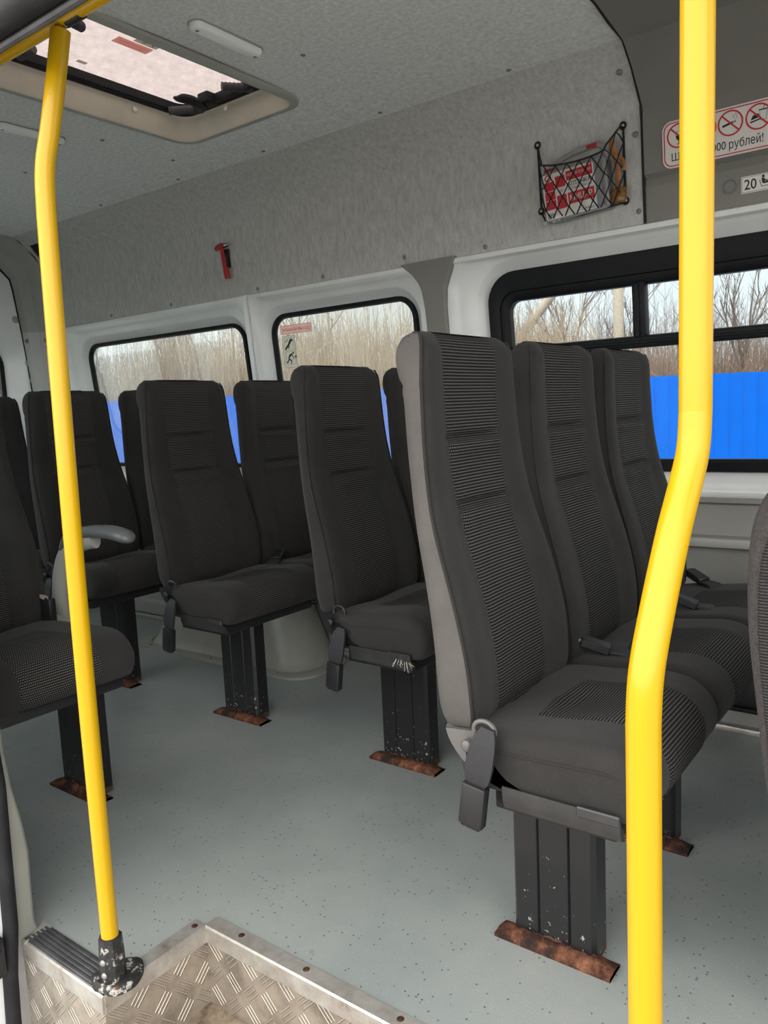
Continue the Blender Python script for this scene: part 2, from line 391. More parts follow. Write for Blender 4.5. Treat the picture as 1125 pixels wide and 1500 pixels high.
# felt covered upper side panel
side_prof = [(2.153, 1.935), (2.185, 1.917), (2.219, 1.888), (2.262, 1.850), (2.292, 1.812), (2.303, 1.76)] + [(Yw(z), z) for z in (1.70, 1.6, 1.492)] + [(Yw(1.49, .03), 1.488)]
wl = struct(extrude_x('wall_left', side_prof, XR, XS, 'felt_wall', nx=8))
for x, z in ((-.799, 1.735), (-.797, 1.53), (-1.30, 1.51), (-1.62, 1.525), (-2.0, 1.51), (-2.35, 1.51), (-2.9, 1.51), (-3.35, 1.51), (-.815, 1.88)):
    mb = MB(); y = Yw(z) if z < 1.8 else 2.222
    mb.dome((x, y + .001, z), (0, -1, -.1 if z < 1.8 else -.8), .0085, .004); mb.obj('rivet', 'dark_screw', wl)
# ceiling: felt with an opening for the hatch
HX0, HX1, HY0, HY1 = -2.235, -1.725, 1.145, 1.92
def ceil_z(y):
    a = abs(y - YC)
    if a < .43: return 1.966 - .009 * (a / .43) ** 2
    return 1.957 - .022 * min((a - .43) / .188, 1)
def build_ceiling():
    mb = MB()
    def quad(x0, x1, y0, y1):
        ys = [y0 + (y1 - y0) * i / 8 for i in range(9)]
        mb.loft([[(x0, y, ceil_z(y)) for y in ys], [(x1, y, ceil_z(y)) for y in ys]], False)
    Y0, Y1 = 2 * YC - 2.153, 2.153
    quad(XR, HX0, Y0, Y1); quad(HX1, XS, Y0, Y1); quad(HX0, HX1, Y0, HY0); quad(HX0, HX1, HY1, Y1)
    c = struct(mb.obj('ceiling', 'felt_ceiling', fix=False))
    for x, y in ((-1.502, 1.713), (-2.081, 2.13), (-2.555, 2.13), (-2.445, 1.721), (-2.952, 1.722), (-3.079, 2.13), (-1.557, 2.13), (-1.10, 2.13), (-2.42, 2.0), (-1.05, 1.72), (-2.72, 1.38), (-3.3, 1.72)):
        m = MB(); m.dome((x, y, ceil_z(y)), (0, 0, -1), .0075, .004); m.obj('screw', 'dark_screw', c)
    # outer skin keeps the daylight out
    m = MB()
    for x0, x1, y0, y1 in ((-4.15, HX0, .6, 2.5), (HX1, XF, .6, 2.5), (HX0, HX1, .6, HY0), (HX0, HX1, HY1, 2.5)):
        m.box(x0, x1, y0, y1, 2.03, 2.05)
    m.obj('roof_skin', 'paint', c)
    return c
build_ceiling()
# front plastic trim of the same section, beyond the seam
mb = MB(); prof = [(1.0, 1.95), (1.5, 1.957), (1.966, 1.95), (2.05, 1.938), (2.14, 1.925), (2.16, 1.915)]
prof += [(2.212, 1.878), (2.285, 1.808), (2.295, 1.797)] + [(Yw(z, -.004), z) for z in (1.77, 1.66, 1.622)] + [(Yw(1.612, .008), 1.612)] + [(Yw(z, .002), z) for z in (1.59, 1.52, 1.496)] + [(Yw(1.49, .03), 1.488)]
mb.loft([[(XS + .004, y, z) for y, z in prof], [(XF, y, z) for y, z in prof]], False)
tr = struct(mb.obj('trim_1', 'plastic', angle=12, fix=False))
mb = MB(); mb.tube([(XS, y - .001, z - .001) for y, z in [(1.0, 1.953), (1.5, 1.958), (1.966, 1.954), (2.05, 1.94), (2.153, 1.932), (2.219, 1.886), (2.292, 1.81), (2.30, 1.76)] + [(Yw(z), z) for z in (1.65, 1.492)]], .004, 8)
mb.obj('seam_strip', 'rubber', tr)
mb = MB(); f = WF(-.552, 1.549); mb.dome(f.p(0, 0, .0), f.n * -1, .014, .007, 20); mb.tube([f.p(.017 * math.cos(a), .017 * math.sin(a), -.001) for a in [k * PI / 10 for k in range(20)]], .002, 6, closed=True); mb.obj('rivet', 'dark_screw', tr)

# painted metal between felt and sill: one pressed surround per window
SILL = .772
WIN = {1: (-3.80, -2.415, -3.66, -2.495, 1.400, .085), 2: (-2.415, -1.50, -2.345, -1.615, 1.408, .085), 3: (-1.50, .62, -1.325, .50, 1.432, .10)}
def lp_off(lp, off): return [(x, Yw(z, off), z) for x, z in lp]
def inset(x0, x1, z0, z1, d, r): return rrect((x0 + x1) / 2, (z0 + z1) / 2, (x1 - x0) / 2 - d, (z1 - z0) / 2 - d, r, 8)
def build_window(k):
    tx0, tx1, gx0, gx1, gz1, r = WIN[k]; gz0 = SILL; tz0, tz1 = .70, 1.495
    root = bpy.data.objects.new('window_%d' % k, None); COL.objects.link(root); struct(root)
    mb = MB()
    loops = [lp_off(inset(tx0, tx1, tz0, tz1, 0, .0005), .025), lp_off(inset(tx0, tx1, tz0, tz1, 0, .001), .0),
             lp_off(inset(tx0, tx1, tz0, tz1, .006, .02), -.012), lp_off(inset(tx0, tx1, tz0, tz1, .020, .04), -.014)]
    def g(d, rr): return rrect((gx0 + gx1) / 2, (gz0 + gz1) / 2, (gx1 - gx0) / 2 + d, (gz1 - gz0) / 2 + d, rr, 8)
    def blend(a, b, t): return [(p[0] + (q[0] - p[0]) * t, p[1] + (q[1] - p[1]) * t) for p, q in zip(a, b)]
    A = inset(tx0, tx1, tz0, tz1, .020, .04)
    loops += [lp_off(blend(A, g(.035, r + .035), .45), .006), lp_off(blend(A, g(.035, r + .035), .6), .012), lp_off(g(.034, r + .034), .016), lp_off(g(.026, r + .026), .022),
              lp_off(g(.014, r + .014), .040), lp_off(g(-.002, r), .050)]
    mb.loft(loops, True); sur = mb.obj('window_surround', 'paint', root, angle=50, fix=False)
    fr = MB()
    if k < 3:
        w = .020
        fr.loft([lp_off(g(0, r), .05), lp_off(g(-.003, r), .036), lp_off(g(-w + .004, r - w + .004), .034), lp_off(g(-w, r - w), .040), lp_off(g(-w, r - w), .056)], True)
        frame = fr.obj('window_frame', 'gasket', root)
        gl = MB(); gl.loft([lp_off(g(-.01, r), .050), lp_off(g(-.01, r), .054)], True, True, True); gl.obj('glass_pane', 'glass_dirty' if k == 1 else 'glass_hazy', root)
    else:
        # slider window: thick frame, mullion, transom bar
        ix0, ix1, iz0, iz1 = -1.253, .43, .812, 1.336
        inn = lambda d, rr: rrect((ix0 + ix1) / 2, (iz0 + iz1) / 2, (ix1 - ix0) / 2 + d, (iz1 - iz0) / 2 + d, rr, 8)
        fr.loft([lp_off(g(0, r), .05), lp_off(g(-.004, r), .030), lp_off(g(-.03, r - .02), .028), lp_off(inn(.030, .06), .034), lp_off(inn(.028, .06), .042), lp_off(inn(.006, .04), .044), lp_off(inn(0, .035), .05), lp_off(inn(0, .035), .075)], True)
        frame = fr.obj('window_frame', 'gasket', root)
        fb = WF(0, 1.17, .05); tb = MB(); bx = MB()
        mt = Matrix.Translation((0, Yw(1.17, .05), 1.17)) @ Matrix.Rotation(math.atan(.1), 4, 'X')
        bx.box(ix0 - .02, ix1 + .02, -.022, .02, -.0185, .0185, .006, 2, mt); bx.box(ix0 - .02, ix1 + .02, -.028, -.018, -.004, .004, .002, 1, mt)
        bx.obj('transom_bar', 'gasket', root)
        mu = MB(); mt2 = Matrix.Translation((-.819, Yw(1.26, .05), 1.26)) @ Matrix.Rotation(math.atan(.1), 4, 'X')
        mu.box(-.019, .019, -.02, .02, -.08, .085, .005, 2, mt2); mu.box(-.012, .004, -.026, -.018, -.076, .08, .002, 1, mt2); mu.obj('mullion', 'gasket', root)
        for nm, x0, x1, z0, z1, off in (('glass_pane', ix0 - .01, -.815, 1.18, iz1 + .008, .056), ('glass_pane', -.825, ix1 + .01, 1.18, iz1 + .008, .064), ('glass_pane', ix0 - .01, ix1 + .01, iz0 - .008, 1.16, .058)):
            gl = MB(); q = [(x0, z0), (x1, z0), (x1, z1), (x0, z1)]; gl.loft([lp_off(q, off), lp_off(q, off + .004)], True, True, True); gl.obj(nm, 'glass', root)
    return root
wins = {k: build_window(k) for k in (1, 2, 3)}
# grey plastic pillar trim between the second and third window
mb = MB(); rows = []
for z, xa, xb in ((1.497, -1.630, -1.408), (1.485, -1.615, -1.412), (1.46, -1.585, -1.424), (1.43, -1.562, -1.440), (1.40, -1.550, -1.452), (1.34, -1.543, -1.457), (1.2, -1.541, -1.458), (.76, -1.541, -1.458), (.70, -1.541, -1.458)):
    rows.append([(xa, Yw(z, .02), z), (xa, Yw(z, -.016), z), (xa + .006, Yw(z, -.021), z), (xb - .006, Yw(z, -.021), z), (xb, Yw(z, -.016), z), (xb, Yw(z, .02), z)])
mb.loft(rows, False); struct(mb.obj('trim_2', 'plastic', angle=35, fix=False))
# wall below the windows
mb = MB(); low = [(Yw(.7, .0), .704), (Yw(.7, -.016), .702), (2.385, .69), (2.40, .682), (2.402, .60), (2.400, .592), (2.374, .586), (2.372, .566), (2.384, .558), (2.398, .552), (2.40, .54), (2.40, .10), (2.39, .085), (2.385, .03), (2.405, .012), (2.405, -.01)]
mb.loft([[(-4.0, y, z) for y, z in low], [(XF, y, z) for y, z in low]], False); lw = struct(mb.obj('wall_left.001', 'paint_low', angle=25, fix=False))
mb = MB(); mb.box(-4.0, XF, 2.360, 2.384, .560, .588, .006); mb.obj('ledge_strip', 'plastic_light', lw)
mb = MB(); mb.box(-4.0, XF, 2.388, 2.41, 0, .018, .003); struct(mb.obj('baseboard_left', 'alu'))
# outer skin of the window wall, below and above the glass
mb = MB(); mb.box(-4.1, XF, 2.47, 2.50, -.25, .75); mb.box(-4.1, XF, 2.43, 2.46, 1.45, 2.05); mb.obj('outer_skin', 'paint', lw)

# rear: plastic portal, white doors with a window each
def portal(xa, xb, ins_a, ins_b, name, mat, zsplit=None):
    pts = [(2.153, 1.935), (2.219, 1.888), (2.292, 1.812), (2.303, 1.76), (2.326, 1.485), (2.36, 1.1), (2.40, .7), (2.40, 0)]
    loopA = [(xa, y - ins_a, z - (ins_a if z > 1.9 else ins_a * .6 if z > 1.7 else 0)) for y, z in pts]
    loopB = [(xb, y - ins_b, z - (ins_b if z > 1.9 else ins_b * .6 if z > 1.7 else 0)) for y, z in pts]
    mir = lambda lp: [(x, 2 * YC - y, z) for x, y, z in reversed(lp)]
    return loopA + mir(loopA), loopB + mir(loopB)
a, b = portal(XR, -3.885, -.004, .012, '', ''); c_, d_ = portal(-3.90, -3.95, .02, .035, '', ''); e_, f_ = portal(-3.965, -4.01, .085, .10, '', '')
PL = [a, b, c_, d_, e_, f_]
mb = MB(); mb.loft([lp[:5] for lp in PL], False); mb.loft([lp[11:] for lp in PL], False); mb.loft([[lp[0], lp[15]] for lp in PL], False); tp = struct(mb.obj('trim_3', 'portal', angle=25))
for sl in (slice(4, 8), slice(8, 12)):
    mb = MB(); mb.loft([lp[sl] for lp in PL], False); mb.obj('lower_lining', 'portal_low', tp, 'lighter lower lining', angle=25)
mb = MB(); mb.tube([Vector(p) + Vector((.003, 0, 0)) for p in a], .004, 6); mb.obj('seam_strip', 'rubber', tp)
mb = MB(); mb.tube([Vector(p) + Vector((.0, 0, 0)) for p in f_], .009, 8); mb.obj('door_seal', 'rubber', tp)
for x, y, z in ((-3.90, 2.297, 1.44), (-3.975, 2.235, 1.44)):
    m = MB(); m.dome((x, y, z), (.5, -1, 0), .011, .006); m.obj('rivet', 'dark_screw', tp)
def rear_door(k, y0, y1, wy0, wy1):
    root = bpy.data.objects.new('door_%d' % k, None); COL.objects.link(root); struct(root)
    X = -4.02; mb = MB()
    P = lambda lp, x: [(x, y, z) for y, z in lp]
    out = rrect((y0 + y1) / 2, .94, (y1 - y0) / 2, .92, .12, 8)
    o2 = rrect((y0 + y1) / 2, .94, (y1 - y0) / 2 - .03, .89, .12, 8)
    o3 = rrect((y0 + y1) / 2, 1.0, (y1 - y0) / 2 - .06, .74, .12, 8)
    wi = lambda d: rrect((wy0 + wy1) / 2, 1.13, (wy1 - wy0) / 2 + d, .30 + d, .12 + d, 8)
    mb.loft([P(out, X), P(o2, X + .012), P(o3, X + .016), P(wi(.10), X + .018), P(wi(.07), X - .005), P(wi(.03), X - .012), P(wi(0), X - .03)], True)
    mb.obj('door_panel', 'paint', root, angle=50)
    for yy, zz in ((y1 - .085, 1.33), (y1 - .07, 1.24), (y1 - .13, 1.55)):
        m = MB(); m.dome((X + .014, yy, zz), (1, 0, 0), .02, .008); m.obj('plug', 'plastic_light', root)
    mb = MB(); mb.loft([P(wi(.004), X - .01), P(wi(-.018), X - .012), P(wi(-.018), X - .04)], True); mb.obj('window_frame', 'gasket', root)
    mb = MB(); mb.loft([P(wi(-.005), X - .03), P(wi(-.005), X - .034)], True, True, True); mb.obj('glass_pane', 'glass_dirty', root)
rear_door(1, YC + .004, 2.33, 1.66, 2.125); rear_door(2, 2 * YC - 2.33, YC - .004, .945, 1.41)
mb = MB(); mb.box(-4.12, -4.05, .66, 2.42, -.1, .06); mb.box(-4.1, -4.05, .66, 2.42, 1.8, 2.05); struct(mb.obj('wall_rear', 'paint'))

# door side of the bus (behind and beside the open sliding door)
nside = [(2 * YC - y, z) for y, z in side_prof]
mb = MB(); mb.loft([[(XR, y, z) for y, z in nside], [(-1.50, y, z) for y, z in nside]], False); wr = struct(mb.obj('wall_right', 'felt_wall', fix=False))
def near_window():  # unseen window, enlarged and cleared so more daylight reaches the rear
    root = bpy.data.objects.new('window_4', None); COL.objects.link(root); struct(root)
    N = lambda lp, off: [(x, 2 * YC - Yw(z, off), z) for x, z in lp]
    mb = MB(); R = lambda d, rr: rrect(-2.70, 1.10, 1.06 + d, .34 + d, rr, 8)
    mb.loft([N(inset(-4.0, -1.50, .02, 1.495, 0, .001), 0), N(inset(-4.0, -1.50, .02, 1.495, .01, .02), -.008), N(R(.04, .12), .01), N(R(0, .09), .05)], True); mb.obj('window_surround', 'paint', root)
    mb = MB(); mb.loft([N(R(0, .09), .05), N(R(-.02, .07), .036), N(R(-.02, .07), .055)], True); mb.obj('window_frame', 'gasket', root)
    mb = MB(); mb.loft([N(R(-.01, .08), .05), N(R(-.01, .08), .054)], True, True, True); mb.obj('glass_pane', 'glass', root)
near_window()
mb = MB(); mb.box(-4.1, -1.52, .57, .60, -.25, .75); mb.box(-4.1, -1.52, .60, .63, 1.45, 2.05); mb.obj('outer_skin', 'paint', wr)
# header over the door opening: lining, seal and outer panel
mb = MB(); prof = [(1.0, 1.95), (.93, 1.935), (.86, 1.90), (.80, 1.80), (.755, 1.68), (.735, 1.63), (.70, 1.61), (.675, 1.60)]
mb.loft([[(-1.50, y, z) for y, z in prof], [(XF, y, z) for y, z in prof]], False); hd = struct(mb.obj('trim_4', 'plastic', angle=30))
mb = MB(); prof = [(.675, 1.60), (.655, 1.604), (.63, 1.62), (.605, 1.66), (.60, 1.75), (.60, 2.05)]
mb.loft([[(-1.52, y, z) for y, z in prof], [(XF, y, z) for y, z in prof]], False); mb.obj('outer_panel', 'outer', hd)
mb = MB(); mb.tube([(-1.50 + i * .06, .655, 1.583) for i in range(40)], .024, 14); mb.obj('door_seal', 'rubber', hd)
mb = MB(); mb.tube([(-1.50 + i * .06, .667, 1.556) for i in range(40)], .006, 8); mb.obj('seal_lip', 'rubber_grey', hd)
# rear post of the door opening: pale lining with seal, latch
mb = MB(); rows = []
for z, y in ((-.004, .727), (.012, .722), (.03, .719), (.10, .720), (.171, .722), (.23, .716), (.315, .702), (.39, .695), (.455, .694), (.60, .70), (.9, .73), (1.3, .76), (1.62, .76)):
    rows.append([(-1.60, y, z), (-1.475, y, z), (-1.462, y - .004, z), (-1.457, y - .012, z), (-1.457, .665, z), (-1.46, .60, z)])
mb.loft(rows, False); tr5 = struct(mb.obj('trim_5', 'arch', angle=50))
mb = MB(); mb.loft([[(-1.47, .738, -.001), (-1.44, .738, -.001), (-1.44, .68, -.001)], [(-1.47, .738, .006), (-1.44, .738, .006), (-1.44, .68, .006)]], True, True, True); mb.obj('foot_flange', 'arch', tr5)
mb = MB(); mb.tube([(-1.448, .640, -.30), (-1.448, .650, -.05), (-1.448, .661, .05), (-1.448, .664, .2), (-1.448, .667, .33), (-1.448, .660, .45), (-1.448, .650, .6), (-1.448, .655, 1.0), (-1.448, .655, 1.58)], .014, 12)
mb.obj('door_seal', 'rubber', tr5)
mb = MB(); mb.box(-1.475, -1.43, .600, .640, -.035, .045, .008); mb.box(-1.45, -1.42, .59, .63, -.02, .03, .006)
tag(mb.obj('door_latch', 'black'), 'black door latch block at the bottom corner of the door seal', 'latch')
mb = MB(); mb.box(-1.49, -1.455, .56, .655, -.5, 1.6); mb.obj('body_post', 'paint', tr5)

# step well with tread plate, aluminium angles and worn black nosing
def quad_uv(mb, p00, p10, p11, p01):
    a = (Vector(p10) - Vector(p00)).length; b = (Vector(p01) - Vector(p00)).length
    mb.add([p00, p10, p11, p01], [(0, 1, 2, 3)], True, [(0, 0), (a, 0), (a, b), (0, b)])
st = bpy.data.objects.new('trim_6', None); COL.objects.link(st); struct(st)
mb = MB()
quad_uv(mb, (-1.46, .685, -.26), (-1.185, .685, -.26), (-1.185, .685, -.03), (-1.46, .685, -.03))
quad_uv(mb, (-1.185, .685, -.165), (-1.185, .915, -.165), (-1.185, .915, -.03), (-1.185, .685, -.03))
quad_uv(mb, (-1.185, .915, -.165), (.15, .915, -.165), (.15, .915, -.03), (-1.185, .915, -.03))
quad_uv(mb, (.15, .915, -.165), (.15, .60, -.165), (.15, .60, -.0), (.15, .915, -.0))
mb.obj('tread_plate', 'tread', st, fix=False)
mb = MB(); mb.box(-1.185, .15, .60, .915, -.19, -.165); mb.box(-1.5, .15, .56, .685, -.45, -.26); mb.obj('step_tread', 'step', st)
def angle_strip(a, b, inn, name='edge_angle', w=.030, drop=.032, mat='alu'):
    """L-shaped edge strip from a to b; inn is the unit vector towards the floor"""
    a, b, inn = Vector(a), Vector(b), Vector(inn); up = Vector((0, 0, 1)); m = MB(); o = -inn
    sec = [(inn * w, 0.), (inn * w, .003), (o * .001, .003), (o * .004, 0.), (o * .004, -drop), (o * .0, -drop)]
    m.loft([[p + d + up * z for d, z in sec] for p in (a, b)], True, True, True); return m.obj(name, mat, st, angle=25)
angle_strip((-1.185, .685, 0), (-1.185, .915, 0), (-1, 0, 0)); angle_strip((-1.185, .915, 0), (.15, .915, 0), (0, 1, 0)); angle_strip((-1.455, .685, 0), (-1.185, .685, 0), (0, 1, 0), w=.012)
mb = MB()
for i in range(5): mb.box(-1.45, -1.188, .689 + i * .009, .696 + i * .009, 0, .007, .0015, 1)
mb.box(-1.455, -1.185, .687, .737, 0, .004); mb.obj('step_nosing', 'rubber_grey', st)
for x, y in ((-1.2, .90), (-1.10, .932), (-.93, .932), (-.72, .932), (-.5, .932)):
    m = MB(); m.dome((x, y, .002), (0, 0, 1), .007, .003); m.obj('screw', 'rust', st)

mb = MB(); mb.box(.52, .55, .95, 2.40, 0, 1.05, .01); struct(mb.obj('front_light_block', 'plastic'))  # partition added out of view to block light from the open front
# ------------------------------------------------------------------ seats
ZK = [(.452, -.122, -.084, .170), (.462, -.130, -.070, .181), (.49, -.137, -.067, .186), (.52, -.140, -.067, .188), (.58, -.141, -.071, .190), (.64, -.146, -.083, .190), (.70, -.155, -.099, .188), (.76, -.168, -.119, .184),
      (.82, -.180, -.137, .179), (.88, -.190, -.148, .172), (.94, -.198, -.155, .167), (1.0, -.203, -.158, .163), (1.04, -.206, -.160, .161), (1.055, -.216, -.160, .160), (1.085, -.222, -.160, .157), (1.105, -.220, -.162, .153), (1.120, -.213, -.168, .146), (1.128, -.200, -.180, .135)]
def prof_at(z):
    for a, b in zip(ZK, ZK[1:]):
        if z <= b[0]:
            t = (z - a[0]) / (b[0] - a[0]); t2 = t
            return tuple(a[i] + (b[i] - a[i]) * t2 for i in range(1, 4))
    return ZK[-1][1:]
def smooth_prof(z):
    if z < .47 or z > 1.03: return prof_at(z)
    ps = [prof_at(z + d) for d in (-.03, -.015, 0, .015, .03)]
    return tuple(sum(p[i] for p in ps) / 5 for i in range(3))
def groove(z): return -.013 * (math.exp(-((z - .947) / .007) ** 2) + math.exp(-((z - .829) / .008) ** 2)) + .007 * (math.exp(-((z - .930) / .015) ** 2) + math.exp(-((z - .808) / .017) ** 2))
def front_x(y, z):
    xr, xs, hw = smooth_prof(z); a = abs(y) / hw
    ce = xs - .006
    if a < .52: x = ce + (.004 * (a / .52) ** 2)
    elif a < .84:
        t = (a - .52) / .32; s = t * t * (3 - 2 * t); x = ce + .004 + (xs + .010 - ce - .004) * s
    else:
        t = (a - .84) / .16; x = xs + .010 * math.sqrt(max(0, 1 - t * t))
    w = max(0, min(1, (.0965 - abs(y)) / .02))
    x += groove(z) * w
    if z > 1.09: x = x - (x - (xr + xs) / 2) * ((z - 1.09) / .038) ** 2 * .35
    return x
zs = []
z = .452
while z < 1.1279:
    zs.append(z); near = min(abs(z - .945), abs(z - .826)); z += .004 if near < .03 else (.005 if z > 1.08 or z < .475 else .0125)
zs.append(1.128)
def backrest_mesh():
    mb = MB(); loops = []; fr = [-1 + 2 * i / 28 for i in range(29)]
    for z in zs:
        xr, xs, hw = smooth_prof(z); lp = []
        for t in fr:                                       # front, from -y to +y
            y = math.copysign(abs(t) ** .9, t) * hw; lp.append((front_x(y, z), y, z))
        d = xs - xr
        lp += [(xs - d * .45, hw + .001, z), (xr + .022, hw + .0005, z), (xr + .006, hw - .007, z), (xr, hw - .024, z), (xr - .003, hw * .4, z), (xr - .003, -hw * .4, z), (xr, -hw + .024, z), (xr + .006, -hw + .007, z), (xr + .022, -hw - .0005, z), (xs - d * .45, -hw - .001, z)]
        loops.append(lp)
    mb.loft(loops, True, True, True); return mb
def side_mesh():
    """side panel with piping, coloured as lit through the door, on the aisle side"""
    mb = MB(); loops = []
    for z in zs[2:-1]:
        xr, xs, hw = smooth_prof(z); d = xs - xr; e = .0016
        loops.append([(xr + .004, -hw + .010 - e, z), (xr + .010, -hw + .003 - e, z), (xr + .022, -hw - .0005 - e, z), (xs - d * .45, -hw - .001 - e, z), (xs - .002, -hw - e, z)])
    mb.loft(loops, False); return mb
def piping_mesh(s):
    mb = MB(); pts = []
    for z in zs[1::3]:
        xr, xs, hw = smooth_prof(z); pts.append((xs + .001, s * (hw + .001), z))
    mb.tube(pts, .0026, 6); return mb
PW = .096
def insert_mesh():
    mb = MB(); rows = [(front_x(0, z), z) for z in zs]; L = [0]
    for a, b in zip(rows, rows[1:]): L.append(L[-1] + math.hypot(b[0] - a[0], b[1] - a[1]))
    vs = []; uv = []; nu = 10
    for (x, z), s in zip(rows, L):
        for i in range(nu + 1):
            y = -PW + 2 * PW * i / nu; e = .0022 if 0 < i < nu else -.001
            vs.append((front_x(y, z) + e, y, z)); uv.append((y, s))
    xr, xs, hw = ZK[-1][1:]
    for k, (dx, dz) in enumerate(((-.012, .003), (-.03, .003), (-.05, .001))):                     # wraps over the top
        for i in range(nu + 1):
            y = -PW + 2 * PW * i / nu; vs.append((rows[-1][0] + dx, y, 1.128 + dz * (1 if 0 < i < nu else -.5))); uv.append((y, L[-1] + .016 * (k + 1)))
    n = len(zs) + 3; fs = [(j * (nu + 1) + i, j * (nu + 1) + i + 1, (j + 1) * (nu + 1) + i + 1, (j + 1) * (nu + 1) + i) for j in range(n - 1) for i in range(nu)]
    mb.add(vs, fs, uvs=uv); return mb
def cushion_outline(x1):
    """side outline of the cushion, from rear bottom over the top to front bottom"""
    d = x1 - .222
    return [(-.085, .388), (-.092, .41), (-.094, .45), (-.088, .472), (-.07, .480), (-.03, .486), (.04, .491), (.09 + d * .5, .497), (.135 + d, .501), (.170 + d, .497), (.197 + d, .484), (.214 + d, .464), (.222 + d, .440), (.220 + d, .415), (.208 + d, .396), (.19 + d, .388), (.10 + d * .5, .385), (.0, .385), (-.05, .385)]
def resample(pts, n):
    d = [0]
    for a, b in zip(pts, pts[1:]): d.append(d[-1] + math.hypot(b[0] - a[0], b[1] - a[1]))
    out = []
    for i in range(n + 1):
        s = d[-1] * i / n; k = 0
        while k < len(d) - 2 and d[k + 1] < s: k += 1
        t = (s - d[k]) / (d[k + 1] - d[k]); out.append((pts[k][0] + (pts[k + 1][0] - pts[k][0]) * t, pts[k][1] + (pts[k + 1][1] - pts[k][1]) * t, s))
    return out
def catmull(pts, m=4):
    out = []; n = len(pts)
    for i in range(n - 1):
        p = [pts[max(0, i - 1)], pts[i], pts[i + 1], pts[min(n - 1, i + 2)]]
        for k in range(m):
            t = k / m
            out.append(tuple(.5 * (2 * p[1][q] + (p[2][q] - p[0][q]) * t + (2 * p[0][q] - 5 * p[1][q] + 4 * p[2][q] - p[3][q]) * t * t + (3 * p[1][q] - p[0][q] - 3 * p[2][q] + p[3][q]) * t ** 3) for q in range(len(pts[0]))))
    out.append(tuple(pts[-1])); return out
def dish(y, x, z):
    """the middle of the seat sits a little lower than the bolsters"""
    return -.010 * math.exp(-(y / .085) ** 2) * max(0, min(1, (z - .46) / .02)) * max(0, min(1, (.15 - x) / .08))
def cushion_mesh(x1=.222, hw=.198):
    mb = MB(); ol = catmull(cushion_outline(x1), 3); cx, cz = x1 / 2 - .06, .44; loops = []
    R = .026
    ts = [(-hw, 0.)] + [(-hw + R * (1 - math.cos(a)), math.sin(a)) for a in (.35, .75, 1.15, PI / 2)] + [(-hw + R + (2 * hw - 2 * R) * k / 14, 1.) for k in range(1, 14)] + [(hw - R * (1 - math.cos(a)), math.sin(a)) for a in (PI / 2, 1.15, .75, .35)] + [(hw, 0.)]
    for y, s in ts:
        loops.append([(x + (1 - s) * .020 * (-1 if x > cx else 1) * min(1, abs(x - cx) / .12), y, z + (1 - s) * .022 * (-1 if z > cz else .3) * min(1, abs(z - cz) / .04) + dish(y, x, z)) for x, z in ol])
    mb.loft(loops, True, True, True); return mb
def cushion_insert(x1=.222, x0=.0):
    mb = MB(); ol = [p for p in catmull(cushion_outline(x1), 6)]; i0 = min(range(len(ol)), key=lambda i: abs(ol[i][0] - x0) + (9 if ol[i][1] < .45 else 0))
    i1 = min(range(len(ol)), key=lambda i: abs(ol[i][0] - (x1 - .03)) + (9 if ol[i][1] > .40 else 0))
    rs = resample(ol[i0:i1 + 1], 46); vs = []; uv = []; nu = 10
    for (x, z, s) in rs:
        k = rs.index((x, z, s)); a = rs[max(0, k - 1)]; b = rs[min(len(rs) - 1, k + 1)]; tx, tz = b[0] - a[0], b[1] - a[1]; ln = math.hypot(tx, tz); nx, nz = -tz / ln, tx / ln
        for i in range(nu + 1):
            y = -.105 + .21 * i / nu; e = .0024 if 0 < i < nu and k > 0 else -.001
            xx = x - .016 * (1 - abs(y) / .105) * max(0, 1 - k / 6)
            vs.append((xx + nx * e, y, z + nz * e + dish(y, x, z))); uv.append((y * .94, s))
    fs = [(j * (nu + 1) + i, j * (nu + 1) + i + 1, (j + 1) * (nu + 1) + i + 1, (j + 1) * (nu + 1) + i) for j in range(46) for i in range(nu)]
    mb.add(vs, fs, uvs=uv); return mb
def buckle(parent, x, y, ztop, tilt=0., grey=False):
    """strap with a stitched fold hanging from the bracket and the buckle head"""
    mb = MB(); rows = []
    for k, (dz, w, dy) in enumerate(((0, .011, 0), (-.012, .018, -.006), (-.03, .022, -.010), (-.06, .024, -.013), (-.085, .021, -.012), (-.094, .014, -.010))):
        xx = x + tilt * dz; rows.append([(xx - w, y + dy - .003, ztop + dz), (xx + w, y + dy - .003, ztop + dz - .004), (xx + w, y + dy + .003, ztop + dz - .004), (xx - w, y + dy + .003, ztop + dz)])
    mb.loft(rows, True, True, True); s = mb.obj('buckle_strap', 'webbing', parent, angle=30)
    m2 = MB(); mt = Matrix.Translation((x - tilt * .13, y - .010, ztop - .130)) @ Matrix.Rotation(math.radians(8), 4, 'Y')
    m2.box(-.0215, .0215, -.010, .010, -.036, .036, .004, 2, mt); m2.box(-.013, .013, -.004, .004, .03, .045, .002, 1, mt); b = m2.obj('buckle', 'black', s)
    m3 = MB(); m3.box(-.017, .017, -.008, .008, -.0395, -.034, .0015, 1, mt); m3.obj('release_button', 'rubber', b)
    return s
